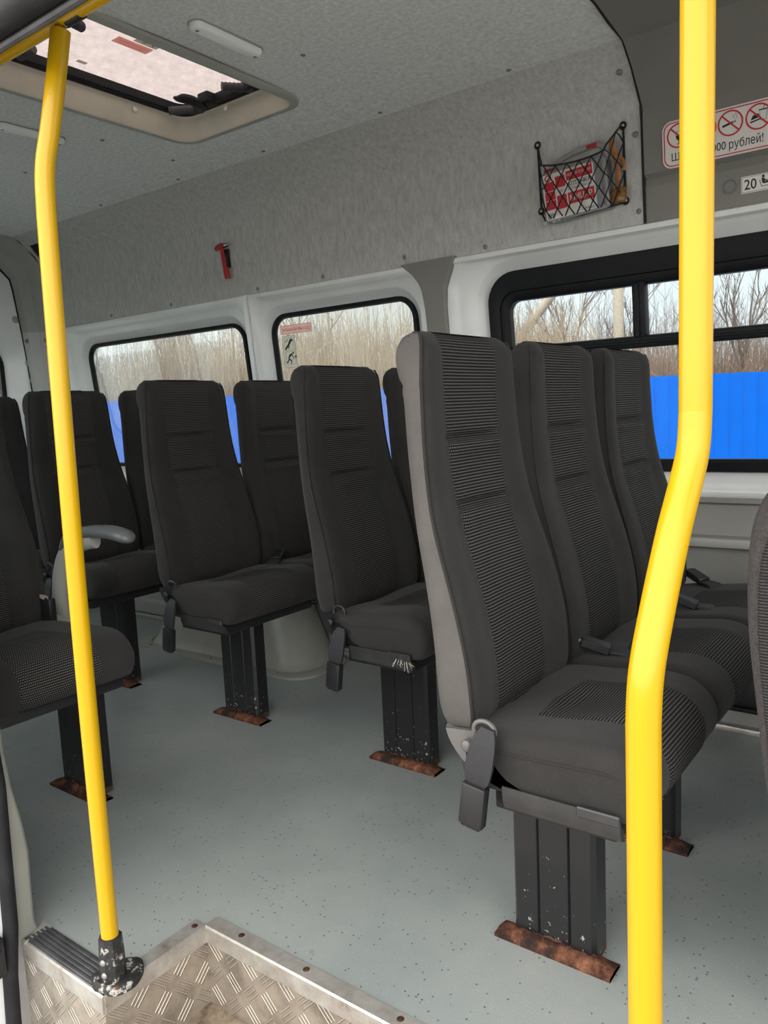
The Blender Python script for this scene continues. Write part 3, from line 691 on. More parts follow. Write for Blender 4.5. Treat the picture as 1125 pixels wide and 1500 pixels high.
def seat_parts(root, leg_y=-.025, bz=.452, leg=True, x1=.222, ins0=.0, grey=False, lit_side=False, bolt=True, lx=0.):
    br = backrest_mesh().obj('backrest', 'fabric', root, angle=60)
    if lit_side: side_mesh().obj('side_panel', 'fabric_lit', br, 'fabric side panel tinted as door-lit', angle=60)
    insert_mesh().obj('fabric_insert', 'dashes', br, 'woven insert with rows of light dashes', angle=60)
    for s in (-1, 1): piping_mesh(s).obj('piping', 'fabric', br, angle=60)
    cu = cushion_mesh(x1).obj('cushion', 'fabric', root, angle=60)
    cushion_insert(x1, ins0).obj('fabric_insert', 'dashes', cu, 'woven insert with rows of light dashes', angle=60)
    mb = MB(); mb.tube(catmull([(-.075, -.1975, .462), (.0, -.199, .456), (.10, -.199, .460), (x1 - .06, -.199, .462), (x1 - .025, -.195, .452)], 4), .0016, 6); mb.obj('seam_piping', 'fabric', cu)
    mb = MB(); mb.box(-.03, x1 - .05, -.185, .185, .352, .386, .004); mb.obj('seat_frame', 'black', root)
    gm = 'grey_metal' if grey else 'black'
    mb = MB(); sec = [(-.196, .386), (-.200, .386), (-.204, .404), (-.207, .404), (-.206, .382), (-.200, .366), (-.186, .360)]
    mb.loft([[(x, y, z) for y, z in sec] for x in (-.005, .185)], True, True, True); mb.box(.12, .186, -.212, -.204, .392, .408, .002, 1); mb.obj('side_rail', 'dark_metal', root, angle=25)
    if bolt:
        mb = MB(); pl = catmull([(-.112, .475), (-.108, .462), (-.098, .445), (-.078, .424), (-.04, .402), (.03, .386), (.06, .390), (.0, .41), (-.03, .44), (-.045, .465), (-.06, .480)], 3)
        mb.loft([[(x, -.190, z) for x, z in pl], [(x, -.198, z) for x, z in pl]], True, True, True); k = mb.obj('recliner_bracket', gm, root, angle=30)
        mb = MB(); mb.cyl((-.066, -.203, .458), (-.066, -.211, .458), .010, 18); mb.dome((-.066, -.211, .458), (0, -1, 0), .010, .004, 18); mb.obj('bolt', gm, k)
        mb = MB(); mb.tube([(-.034 + .019 * math.cos(a), -.206, .490 + .015 * math.sin(a)) for a in [i * PI / 9 - .3 for i in range(12)]], .004, 8); mb.obj('belt_anchor', gm, k)
        buckle(root, -.022, -.214, bz, .19, grey)
    if leg: leg_parts(root, leg_y, lx)
def leg_parts(root, ly, lx=0.):
    mb = MB()
    # pressed steel post with two vertical grooves on its face
    xs = [-.082, -.076, -.034, -.031, -.028, .026, .029, .032, .070, .078]
    ys = [.006, 0, 0, .004, 0, 0, .004, 0, 0, .008]
    front = list(zip(xs, ys)); back = [(.078, .050), (-.082, .050)]
    lp = [(x + lx, ly + y + .012) for x, y in front + back]
    mb.loft([[(x, y, z) for x, y in lp] for z in (.006, .2, .355)], True, True, True); lg = mb.obj('pedestal_leg', 'enamel', root, angle=25)
    mb = MB(); n = 24; rows = []
    rnd = random.Random(3)
    for i in range(n + 1):
        x = lx - .113 + .226 * i / n; e = min(1, min(i, n - i) / 2.5); h = .010 + .012 * e * (.6 + .4 * rnd.random()); yb = ly - .012
        rows.append([(x, yb, 0), (x, yb - .001, .006 + .002 * rnd.random()), (x, yb + .010, h * .8), (x, yb + .022, h), (x, yb + .040, h * .7), (x, yb + .050, .004), (x, yb + .050, 0)])
    mb.loft(rows, False, ); mb.loft([[r[0] for r in rows], [r[-1] for r in rows]], False); mb.obj('base_plate', 'rust', lg, 'rusty welded foot plate', angle=60)

SEATS = 'charcoal passenger seats of the minibus'
def new_seat(label, loc): return thing('bus_seat', label, 'seat', loc, SEATS)
front = new_seat('large charcoal bus seat with side panel tinted as door-lit and grey belt bracket', (-.57, 1.24, 0))
seat_parts(front, -.027, .500, True, lx=-.01, lit_side=True, grey=True)
proto = new_seat('charcoal aisle seat below the window with exit stickers, loose threads under its cushion edge', (-1.262, 1.715, 0))
seat_parts(proto, -.018, lx=.006)
for (px, py) in ((.155, -.2), (.17, -.198)):
    m = MB()
    for i in range(6):
        a = random.uniform(-.012, .012); b = random.uniform(.02, .04); m.tube([(px + a, py - .004, .40), (px + a * 1.3, py - .009, .385), (px + a * 2.2, py - .008, .40 - b)], .0005, 4)
    m.obj('loose_thread', 'paper', proto)
S2 = copy_thing(proto, (-1.939, 1.715, 0), 'charcoal aisle seat with a black belt buckle hanging in front of the wheel arch cover', skip=('loose_thread',))
S3 = copy_thing(proto, (-2.635, 1.715, 0), 'black rear seat behind the straight yellow pole, seen over the grey armrest', skip=('loose_thread',))
NOLEG = ('loose_thread', 'pedestal_leg', 'recliner_bracket', 'buckle_strap', 'side_rail')
win_a = new_seat('charcoal seat by the slider window, last in the front row of three', (-.57, 2.04, 0))
seat_parts(win_a, leg=False, bolt=False)
mb = MB(); mb.box(-.08, .14, .19, .36, .352, .384, .004); mb.box(-.08, .14, .345, .359, .30, .43, .003); mb.obj('wall_bracket', 'black', win_a)
mid_a = new_seat('charcoal middle seat of the front row with a black buckle lying on its cushion', (-.57, 1.64, 0))
seat_parts(mid_a, .03, leg=True, lx=-.01, bolt=False)
W = [copy_thing(win_a, (-1.262, 2.128, 0), 'charcoal seat showing as a thin strip behind the seat with the lit-tinted side'),
     copy_thing(win_a, (-1.939, 2.128, 0), 'charcoal window seat under the white pillar between the two rear windows'),
     copy_thing(win_a, (-2.635, 2.128, 0), 'dark rear window seat beside the narrow strip of blue fence'),
     copy_thing(win_a, (-3.10, 1.60, 0), 'dark seat of the last row seen as a sliver between single seat and rear seat', skip=('wall_bracket',))]
leg_parts(W[3], -.02)
for q in [proto, S2, S3] + W: q.scale = (1, 1.04, 1)
single = new_seat('charcoal door side seat with a long cushion and a curved grey armrest', (-1.925, .908, 0))
seat_parts(single, .185, leg=True, x1=.318, ins0=.06, bolt=False)
# armrest of the single seat: flattened bent tube with a pad
mb = MB(); pth = catmull([(-.078, .24, .40), (-.074, .236, .47), (-.066, .232, .535), (-.040, .230, .61), (.0, .23, .66), (.06, .23, .697), (.13, .23, .712)], 4)
mb.tube(pth, [.034] * 8 + [.030] * (len(pth) - 8), 14, squash=(1.0, .55), up=(1, 0, 0)); ar = mb.obj('armrest', 'arch', single, 'grey curved armrest', angle=60)
mb = MB(); pad = catmull([(-.02, .23, .668), (.03, .23, .706), (.10, .23, .722), (.19, .23, .728), (.255, .23, .722), (.285, .23, .712)], 4)
mb.tube(pad, [.012, .016, .019, .021, .022, .023] + [.023] * (len(pad) - 10) + [.021, .018, .013, .006], 14, squash=(.75, 1.15), up=(0, 0, 1)); mb.obj('armrest_pad', 'pad', ar, angle=60)
mb = MB(); mb.cyl((-.078, .205, .44), (-.078, .262, .44), .05, 24); mb.obj('armrest_pivot', 'arch', ar)
mb = MB(); mb.box(-.065, -.015, .17, .19, .47, .545, .004); bk = mb.obj('buckle', 'black', single)
mb = MB(); mb.loft([[(-.064, .171, .545), (-.04, .170, .541), (-.03, .171, .549), (-.016, .17, .544)], [(-.064, .171, .553), (-.04, .170, .555), (-.03, .171, .555), (-.016, .17, .552)]], False); mb.obj('torn_label', 'pink', bk, 'torn pink label')
# belt buckles lying at the back of cushions: children of the seat they are bolted to
def lying_buckle(seat, x, y, z, ang):
    mt = Matrix.Translation((x, y, z)) @ Matrix.Rotation(ang, 4, 'Z') @ Matrix.Rotation(math.radians(-18), 4, 'Y')
    m = MB(); m.box(-.030, .030, -.018, .018, -.007, .011, .0022, 1, mt); b = m.obj('buckle', 'black', seat)
    m = MB(); m.box(.030, .038, -.016, .016, .0, .008, .002, 1, mt); m.obj('release_button', 'grey_metal', b)
    m = MB(); m.loft([[mt @ Vector(p) for p in r] for r in ([(-.03, -.018, .0), (-.03, .018, .0), (-.03, .018, .004), (-.03, -.018, .004)], [(-.06, -.022, .006), (-.06, .022, .006), (-.06, .022, .012), (-.06, -.022, .012)], [(-.078, -.022, .0), (-.078, .022, .0), (-.078, .022, .006), (-.078, -.022, .006)])], True, True, True); m.obj('strap', 'webbing', b)
lying_buckle(mid_a, -.035, -.148, .503, math.radians(200)); lying_buckle(win_a, .02, -.12, .505, math.radians(190))
lying_buckle(win_a, -.03, .165, .505, math.radians(150)); lying_buckle(W[1], -.035, -.155, .503, math.radians(120)); lying_buckle(W[2], -.035, -.155, .503, math.radians(120)); lying_buckle(W[0], -.035, -.15, .503, math.radians(120))

# seat back cut off at the picture's edge: low, fuzzy bordered, ribbed cloth
fs = thing('front_seat', 'grey seat back with fuzzy border and ribbed cloth cut off beside the bent pole', 'seat', (.019, 1.30, 0))
mb = MB(); prof = []
def fz(z):
    t = min(1, max(0, (z - .44) / .44)); return -.262 + .03 * (1 - min(1, (z - .44) / .2)) if z < .80 else -.262
sec = catmull([(-.215, .38), (-.232, .46), (-.247, .58), (-.258, .68), (-.260, .775), (-.252, .835), (-.232, .875), (-.200, .893), (-.165, .888), (-.145, .86), (-.14, .78), (-.13, .6), (-.11, .40)], 4)
hwf = .20; loops = []
for y, s in [(-hwf, .0), (-hwf + .006, .5), (-hwf + .018, .85), (-hwf + .035, 1.)] + [(-hwf + .035 + (2 * hwf - .07) * k / 6, 1.) for k in range(1, 7)] + [(hwf - .018, .85), (hwf - .006, .5), (hwf, 0.)]:
    loops.append([(x + (1 - s) * .022 * (1 if x < -.19 else -1), y, z - (1 - s) * .02 * (1 if z > .8 else 0)) for x, z in sec])
mb.loft(loops, True, True, True); bk = mb.obj('backrest', 'fuzzy', fs, angle=60)
t = NT('ribbed_cloth'); co = t.coord(); sp = t.n('ShaderNodeSeparateXYZ'); t.l(co, sp.inputs[0])
w = t.m('FRACT', t.m('DIVIDE', sp.outputs[2], .0042)); rw = t.m('LESS_THAN', w, .45); f = t.noise(400, 2, .5, co)
M['ribbed'] = t.done(t.bsdf(t.mix(t.m('MULTIPLY', rw, f), (.02, .019, .0195), (.10, .092, .093)), .9, 0, .1, rw, .001))
mb = MB(); pan = [(x + (-.19 - x) * .30, z + (.60 - z) * .17) for x, z in sec[2:-1]]
mb.loft([[(x, -hwf + .012, z) for x, z in pan], [(x, -hwf - .004, z) for x, z in pan], [(x + (-.19 - x) * .06, -hwf - .0065, z + (.6 - z) * .02) for x, z in pan]], True, True, True); mb.obj('ribbed_panel', 'ribbed', bk, 'ribbed grey cloth', angle=60)
mb = MB(); mb.box(-.20, .26, -.19, .19, .37, .48, .03, 3); mb.obj('cushion', 'fabric', fs)
mb = MB(); mb.box(-.10, .16, -.12, .12, 0, .37, .01); mb.obj('pedestal_leg', 'black', fs)

# ------------------------------------------------------------------ poles and rail
def smooth_path(pts, n=6): return catmull(pts, n)
pl = thing('grab_pole', 'straight yellow grab pole standing in a black foot on the step corner', 'pole', (-1.2, .717, 0))
mb = MB(); P = [(0, 0, .075), (-.0, 0, .3), (.0, .001, .6), (.002, .004, .95), (.004, .008, 1.25), (.006, .010, 1.36), (.008, .014, 1.41), (.013, .024, 1.46), (.021, .036, 1.53), (.030, .048, 1.61)]
mb.tube(smooth_path(P, 5), .0152, 24); mb.obj('pole', 'yellow', pl)
mb = MB(); oct_ = lambda r, z: [(r * math.cos(k * PI / 4 + .39), r * math.sin(k * PI / 4 + .39), z) for k in range(8)]
mb.loft([oct_(.0225, .0), oct_(.0225, .05), oct_(.0205, .092), oct_(.0165, .094)], True, True, True); so = mb.obj('socket', 'flaky', pl, angle=30)
mb = MB(); fl = catmull([(-.04, -.02), (-.01, -.034), (.03, -.02), (.04, .015), (.018, .05), (-.012, .058), (-.038, .03), (-.045, .0), (-.04, -.02)], 5)[:-1]
mb.loft([[(x, y, 0) for x, y in fl], [(x, y, .010) for x, y in fl], [(x * .8, y * .8, .016) for x, y in fl]], True, True, True); fo = mb.obj('foot_flange', 'flaky', pl, 'flaking black foot flange', angle=40)
for x, y, z in ((.012, .043, .011), (-.03, -.012, .011), (.028, -.012, .011), (.006, -.022, .055), (.006, -.0215, .03)):
    m = MB(); m.dome((x, y, z), (0, 0, 1) if z < .02 else (.2, -1, 0), .006, .004); m.obj('screw', 'rust' if z < .02 else 'screw', fo)
mb = MB(); mb.cyl((.030, .048, 1.622), (.030, .048, 1.645), .020, 16); mb.cyl((.048, .05, 1.622), (.085, .05, 1.622), .011, 12); mb.obj('top_clamp', 'black', pl)
rl = thing('grab_rail', 'yellow grab rail running along under the dark door header seal', 'rail', (-1.17, .765, 1.625))
mb = MB(); mb.tube([(-1.3, 0, 0), (0, 0, 0), (.182, 0, 0)], .012, 16); mb.obj('rail', 'yellow', rl)
mb = MB(); mb.tube([(.17, 0, 0), (.30, 0, 0)], .0175, 16); mb.box(.20, .24, -.02, .02, 0, .12, .004); mb.obj('end_clamp', 'black', rl)
bp = thing('grab_pole', 'thick bent yellow grab pole in front of the blue fence window', 'pole', (-.21, .70, -.165))
mb = MB(); P = [(0, -.072, 0), (-.001, -.072, .3), (-.002, -.072, .60), (-.003, -.072, .85), (-.003, -.072, .90), (-.002, -.067, .940), (0, -.047, .985), (.002, -.010, 1.045), (.003, .022, 1.085), (.004, .042, 1.115), (.004, .049, 1.145), (.004, .050, 1.19), (.004, .050, 1.5), (.004, .050, 1.9), (.004, .05, 2.10)]
mb.tube(smooth_path(P, 5), .0146, 32); mb.obj('pole', 'yellow', bp)
mb = MB(); mb.cyl((0, -.072, 0), (0, -.072, .012), .045, 20); mb.cyl((0, -.072, .01), (0, -.072, .08), .021, 12); mb.obj('foot_flange', 'black', bp)

# ------------------------------------------------------------------ roof hatch
hz = ceil_z(1.6)
ht = thing('roof_hatch', 'frosted roof hatch with beige frame and black knobs above the straight pole', 'hatch', ((HX0 + HX1) / 2, (HY0 + HY1) / 2, 1.955))
hw_, hh_ = (HX1 - HX0) / 2, (HY1 - HY0) / 2
H = lambda d, r, z: [(x, y, z) for x, y in rrect(0, 0, hw_ + d, hh_ + d, r, 8)]
mb = MB(); mb.loft([H(.030, .075, .006), H(.028, .075, -.004), H(.012, .06, -.008), H(.003, .055, -.006)], True); mb.obj('flange', 'plastic_light', ht, angle=50)
mb = MB(); mb.loft([H(.003, .055, -.006), H(-.004, .055, .0), H(-.022, .05, .085), H(-.022, .05, .10)], True); fr_ = mb.obj('frame', 'beige', ht, 'beige inner frame', angle=50)
mb = MB(); mb.loft([H(-.020, .05, .066), H(-.034, .045, .063), H(-.046, .04, .072), H(-.046, .04, .096)], True); mb.obj('seal', 'rubber', ht, angle=50)
mb = MB(); mb.loft([[(x, y, .096) for x, y in rrect(0, 0, hw_ + .03, hh_ + .03, .05, 8)], [(x, y, .102) for x, y in rrect(0, 0, hw_ + .03, hh_ + .03, .05, 8)]], True, True, True); mb.obj('glass_pane', 'hatch_glass', ht, angle=30)
def knob(a, b):
    m = MB(); a = Vector(a); b = Vector(b); pts = [a.lerp(b, k / 15) for k in range(16)]
    m.tube(pts, [(.0115 if k % 2 else .0138) for k in range(16)], 14); m.obj('knob', 'rubber_grey', ht)
knob((.062, .265, .064), (.110, .350, .070)); knob((-.212, .278, .064), (-.140, .350, .070)); knob((-.188, -.252, .064), (-.128, -.242, .070)); knob((.093, -.285, .064), (.080, -.225, .066))
mb = MB(); arc = catmull([(-.101, .212, .058), (-.085, .217, .052), (-.066, .225, .050), (-.058, .25, .048), (-.075, .285, .050), (-.10, .32, .058), (-.14, .345, .068)], 4)
mb.tube(arc, [.006 + .011 * min(1, k / 7) for k in range(len(arc))], 12, squash=(.8, 1.2)); mb.box(-.085, -.035, .29, .34, .055, .088, .006); mb.obj('latch_handle', 'rubber', ht)
mb = MB(); mb.box(-.14, .20, .318, .336, .058, .085, .006); mb.obj('cross_bar', 'rubber', ht)
for x, y in ((-.236, .16), (-.236, -.09), (-.02, .352), (.21, .34)):
    m = MB(); m.dome((x, y, .045), (1, 0, .1) if abs(y) < .2 else (0, -1, .1), .0095, .006); m.obj('screw', 'white', ht)
fr2 = Frame((0.0, 0.0, .0945), (0, 1, 0), (1, 0, 0))       # reads from below
mb = MB(); plate(mb, fr2, -.095, .018, .018, .055, 0, .0012); hs = mb.obj('warning_sticker', 'pink', ht, 'faded pink sticker')
mb = MB(); text(mb, fr2, 'ЗАПАСНОЙ ВЫХОД', -.0385, .042, .095, .011, .0016, True); text(mb, fr2, 'ВЫДЕРНИ ШНУР', -.0385, .028, .08, .006, .0016, True); mb.obj('lettering', 'red', hs)
mb = MB(); plate(mb, fr2, -.055, .02, .062, .098, 0, .0012); hs2 = mb.obj('icon_sticker', 'thin', ht, 'grey icon sticker')
mb = MB(); stroke(mb, fr2, (-.03, .07), (-.012, .09), .004, .001, .0018); stroke(mb, fr2, (-.012, .09), (.006, .07), .004, .001, .0018); stroke(mb, fr2, (-.035, .082), (.008, .082), .003, .001, .0018); mb.obj('pictogram', 'plastic', hs2)
mb = MB(); plate(mb, fr2, -.09, -.06, -.165, -.150, 0, .001); mb.obj('small_label', 'thin', ht)

# ceiling lamps
def lamp(loc, label):
    r = thing('ceiling_lamp', label, 'lamp', loc, 'slim ceiling lamps')
    L = lambda d, z: [(x, y, z) for x, y in rrect(0, 0, .022 + d, .115 + d, .018 + d, 6)]
    m = MB(); m.loft([L(.003, .004), L(.003, -.003), L(0, -.004)], True, True, True); m.obj('base', 'plastic_light', r)
    m = MB(); m.loft([L(-.001, -.003), L(-.001, -.012), L(-.005, -.018), L(-.011, -.020)], True, False, True); m.obj('lens', 'lamp_lens', r, angle=35)
    for s in (-1, 1):
        m = MB(); m.dome((0, s * .098, -.019), (0, 0, -1), .006, .003); m.obj('screw', 'screw', r)
lamp((-1.575, 1.505, ceil_z(1.505)), 'slim clear ceiling lamp between the hatch and the front seam')
lamp((-2.537, 1.515, ceil_z(1.515)), 'slim clear ceiling lamp behind the hatch, half hidden by the pole')

# vent by the rear seam
vt = thing('air_vent', 'small dark louvred air vent near the rear seam, beside the pole', 'vent', (-3.745, 2.238, 1.868))
fv = Frame((0, 0, 0), (1, 0, 0), (0, .66, -.75)); 
mb = MB(); ringplate(mb, fv, rrect(0, 0, .078, .045, .006), rrect(0, 0, .066, .034, .004), -.004, .010); mb.obj('frame', 'portal', vt)
mb = MB(); plate(mb, fv, -.068, .068, -.036, .036, -.004, .0015, .003); mb.obj('grille_back', 'rubber', vt)
for k in range(3):
    m = MB(); m.box(-.066, .066, -.013, .013, -.0015, .0015, 0, 1, Matrix.Translation(fv.p(0, -.02 + .02 * k, .006)) @ Matrix(((1, 0, 0), (0, .9, .43), (0, -.43, .9))).to_4x4()); m.obj('slat', 'black', vt)

# wheel arch cover
wa = MB(); W_ = lambda x0, x1, y0, r, z: [(x, y, z) for x, y in rrect((x0 + x1) / 2, (y0 + 2.384) / 2, (x1 - x0) / 2, (2.384 - y0) / 2, r, 8)]
wc = thing('wheel_arch_cover', 'pale grey moulded wheel arch cover on the floor under the window', 'cover', (0, 0, 0))
wa.loft([W_(-3.02, -2.00, 2.075, .10, .004), W_(-2.99, -2.03, 2.095, .11, .010), W_(-2.97, -2.05, 2.11, .12, .05), W_(-2.92, -2.10, 2.14, .13, .16), W_(-2.85, -2.17, 2.18, .12, .27), W_(-2.78, -2.24, 2.22, .1, .325), W_(-2.72, -2.30, 2.27, .08, .34)], True, True, True)
wa.obj('shell', 'arch', wc, angle=60)
wa = MB(); wa.loft([W_(-3.045, -1.975, 2.05, .11, .0), W_(-3.045, -1.975, 2.05, .11, .008), W_(-3.03, -1.99, 2.065, .11, .013), W_(-3.0, -2.02, 2.09, .11, .012)], True); wa.obj('flange', 'arch', wc, angle=60)
for x, y in ((-2.9, 2.065), (-2.5, 2.065), (-2.12, 2.068), (-1.99, 2.2)):
    m = MB(); m.dome((x, y, .012), (0, 0, 1), .007, .003); m.obj('screw', 'dark_screw', wc)
# heater by the wall under the front row
hb = thing('floor_heater', 'black heater box with grille on the wall under the front row', 'heater', (-.50, 2.385, .16))
mb = MB(); mb.box(-.16, .09, -.20, 0, 0, .19, .008); mb.obj('housing', 'black', hb)
for k in range(6):
    m = MB(); m.box(-.12 + k * .018, -.112 + k * .018, -.206, -.199, .03, .16, .001, 1); m.obj('grille_slat', 'rubber', hb)
mb = MB(); mb.box(-.18, .11, -.215, 0, -.008, .004, .003); mb.obj('bracket', 'gasket', hb)

# ------------------------------------------------------------------ things on the wall
hm = thing('emergency_hammer', 'red emergency hammer hung on the grey felt wall', 'hammer', (-2.505, Yw(1.64), 1.64))
fh = Frame((0, 0, 0), (1, 0, 0), (0, -.1, 1))
def hp(a, b, c): return fh.p(a, b, c)
mb = MB(); mb.tube([hp(.012, -.072, .02), hp(.010, -.05, .021), hp(.006, -.01, .02), hp(.001, .03, .02), hp(-.001, .055, .02)], [.0135, .014, .0115, .009, .010], 12, squash=(1, .8)); mb.obj('handle', 'tool_red', hm)
mb = MB(); mb.tube([hp(-.028, .052, .02), hp(-.022, .055, .02), hp(.0, .058, .02), hp(.018, .058, .02)], [.009, .0115, .012, .010], 12); mb.obj('head', 'tool_red', hm)
mb = MB(); mb.tube([hp(.022, .058, .02), hp(.034, .058, .02), hp(.044, .058, .02)], [.009, .008, .001], 10); mb.tube([hp(-.034, .052, .02), hp(-.040, .052, .02)], [.008, .002], 10); mb.obj('tip', 'steel', hm)
mb = MB(); mb.box(-.010, .024, -.012, .004, .02, .045, .003, 1); mb.box(.014, .021, -.022, .004, -.03, .03, .003, 1); mb.obj('holder', 'black', hm)

# first aid case inside a net
fk = thing('first_aid_case', 'grey first aid case with red and white label inside the wall net', 'first aid kit', (-.965, Yw(1.625) - .004, 1.625))
fa = Frame((0, 0, 0), (1, .0, .07), (-.07, -.1, 1))
fa.n = fa.n * 1.0
def rb(mb, a0, a1, b0, b1, c0, c1, r=.01):
    lp = rrect((a0 + a1) / 2, (b0 + b1) / 2, (a1 - a0) / 2, (b1 - b0) / 2, r, 5); li = rrect((a0 + a1) / 2, (b0 + b1) / 2, (a1 - a0) / 2 - .004, (b1 - b0) / 2 - .004, r, 5)
    mb.loft([[fa.p(x, y, c0) for x, y in lp], [fa.p(x, y, c1 - .004) for x, y in lp], [fa.p(x, y, c1) for x, y in li]], True, True, True)
mb = MB(); rb(mb, -.10, .10, -.083, .060, .0, .052, .014); rb(mb, .086, .10, -.08, .055, .01, .056, .005); cs = mb.obj('case', 'case', fk)
mb = MB(); mb.tube([fa.p(a, b, .026) for a, b in catmull([(-.082, .058), (-.075, .07), (-.045, .084), (0, .094), (.05, .098), (.078, .094), (.092, .075), (.094, .055)], 4)], .0075, 10); mb.obj('handle', 'case', cs)
for a, b in ((-.078, .066), (.058, .097)):
    m = MB(); m.box(-.016, .016, -.009, .009, -.005, .005, .002, 1, Matrix.Translation(fa.p(a, b, .026))); m.obj('clip', 'tool_red', cs)
mb = MB(); plate(mb, fa, -.094, .064, -.076, .052, .0515, .0527, .006); lb = mb.obj('label', 'white', fk, 'white label with red blocks')
RB = [(-.090, -.058, -.048, .030), (-.054, -.024, .008, .040), (-.054, -.024, -.052, -.014), (-.020, .060, .020, .046), (-.020, .060, -.046, -.014)]
mb = MB()
for q in RB: plate(mb, fa, q[0], q[1], q[2], q[3], .0525, .0531, .001)
ringplate(mb, fa, circle(-.076, .041, .010), circle(-.076, .041, .006), .0525, .0531); ringplate(mb, fa, circle(.052, .047, .008), circle(.052, .047, .004), .0525, .0533); mb.obj('red_block', 'red', lb)
mb = MB(); stroke(mb, fa, (-.039, -.014), (-.039, .008), .009, .053, .0536); stroke(mb, fa, (-.050, -.003), (-.028, -.003), .009, .053, .0536)
for b in (.004, -.022): stroke(mb, fa, (-.090, b), (-.058, b), .0012, .053, .0535)
text(mb, fa, 'НОВЫЙ СОСТАВ', .020, .036, .072, .010, .0538); text(mb, fa, 'МИЦАР', .020, -.031, .068, .020, .0538, bold=.012); mb.obj('white_print', 'white', lb)
mb = MB(); text(mb, fa, 'АПТЕЧКА', .018, .009, .072, .013, .0538, bold=.01); text(mb, fa, 'АВТОМОБИЛЬНАЯ', .018, -.004, .072, .0055, .0538)
for k in range(7): stroke(mb, fa, (-.088 + k * .003, -.074), (-.088 + k * .003, -.058), .0012, .053, .0535)
mb.obj('black_print', 'ink', lb)
# strap with amber buckle
sp_ = thing('luggage_strap', 'tan strap with an amber buckle stuffed in the net beside the case', 'strap', (-.848, Yw(1.64) - .03, 1.64))
mb = MB(); mb.tube(catmull([(-.012, 0, .095), (-.006, -.002, .06), (.004, .0, .02), (.004, .004, -.02), (.006, 0, -.045)], 4), .008, 8, squash=(1, .4)); mb.tube(catmull([(-.012, .004, .095), (-.014, .004, .06), (.018, .003, .03), (.022, .002, .0)], 4), .006, 8, squash=(1, .4)); mb.obj('strap', 'tan', sp_)
mb = MB(); mb.box(-.012, .030, -.012, .012, -.085, -.045, .007, 2); mb.obj('buckle', 'amber', sp_)
pb = thing('plastic_bag', 'clear crumpled bag at the bottom of the wall net', 'bag', (-.965, Yw(1.55) - .012, 1.55))
rnd = random.Random(5)
for fn_, n_ in ((lambda u, v: (-.10 + .07 * u, -.05 + .045 * v + rnd.uniform(-.004, .004), -.018 + .02 * math.sin(u * 3.1) * v + rnd.uniform(-.005, .005)), 10), (lambda u, v: (.03 + .06 * u, -.055 + .045 * v + rnd.uniform(-.004, .004), .0 + .02 * math.sin(u * 3.1) * v + rnd.uniform(-.006, .006)), 9)):
    mb = MB(); mb.grid(fn_, n_, 5); mb.obj('film', 'film', pb, angle=20)
# the net
nt = thing('luggage_net', 'black knotted cord net holding the first aid case on the wall', 'net', (0, 0, 0))
def npt(s, t):
    """s along the net, t from bottom to top; bulges around the case"""
    x = -1.094 + .262 * s; bul = .080 * min(1, (min(s, 1 - s) / .07)) ** .6
    if s > .80: bul *= 1 - .45 * ((s - .80) / .2)
    zt = 1.766 - .050 * min(1, s / .05) - .030 * math.sin(min(1, max(0, (s - .02) / .80)) * PI) ** .5 * (.6 if s < .8 else .6)
    if s > .78: zt += .055 * ((s - .78) / .22) ** 1.2
    zt = 1.766 if s <= .001 else (1.76 if s >= .999 else zt)
    zb = 1.578 - .030 * min(1, s / .06) + .0 * s + .012 * max(0, (s - .5) * 2)
    z = zb + (zt - zb) * t; bul *= .55 + .45 * min(1, t / .2) if t < .2 else 1
    k = 1 - .033 * bul / .08 if True else 1
    return Vector((x * (1 - .030 * bul / .08), Yw(z) - .003 - bul, 1 + (z - 1) * (1 - .03 * bul / .08)))
mb = MB(); NI, NJ = 7, 5
def node(i, j): return npt(min(1, max(0, (i + (.5 if j % 2 else 0)) / NI)), j / NJ)
for j in range(NJ):
    for i in range(-1, NI + 1):
        for di in ((0, 1) if j % 2 else (-1, 0)):
            k = i + di
            s0 = (i + (.5 if j % 2 else 0)) / NI; s1 = (k + (.5 if (j + 1) % 2 else 0)) / NI
            if -.01 <= s0 <= 1.01 and -.01 <= s1 <= 1.01:
                A, B = node(i, j), node(k, j + 1); mid = npt((max(0, min(1, s0)) + max(0, min(1, s1))) / 2, (j + .5) / NJ); mb.tube([A, mid, B], .0019, 6)
for j in range(1, NJ):
    for i in range(NI + 1):
        q = node(i, j); m = MB()
        mb.dome(q - Vector((0, -.002, 0)), (0, -1, 0), .0034, .004, 8, 3)
mb.obj('netting', 'cord', nt)
mb = MB()
for t_ in (0, 1): mb.tube([npt(k / 40, t_) for k in range(41)], .0026, 6)
for s_ in (0, 1): mb.tube([npt(s_, k / 6) for k in range(7)], .0034, 8)
mb.obj('border_cord', 'cord', nt)
for s_, t_ in ((0, 1), (1, 1), (0, 0), (1, 0)):
    q = npt(s_, t_); m = MB(); m.tube([q + Vector((.008 * math.cos(a), -.002, .009 * math.sin(a) + .004)) for a in [k * PI / 6 for k in range(12)]], .003, 6, closed=True); hk = m.obj('hook', 'cord', nt)
    m = MB(); m.dome(q + Vector((0, -.001, .005)), (0, -1, 0), .006, .005); m.obj('screw', 'steel', hk)

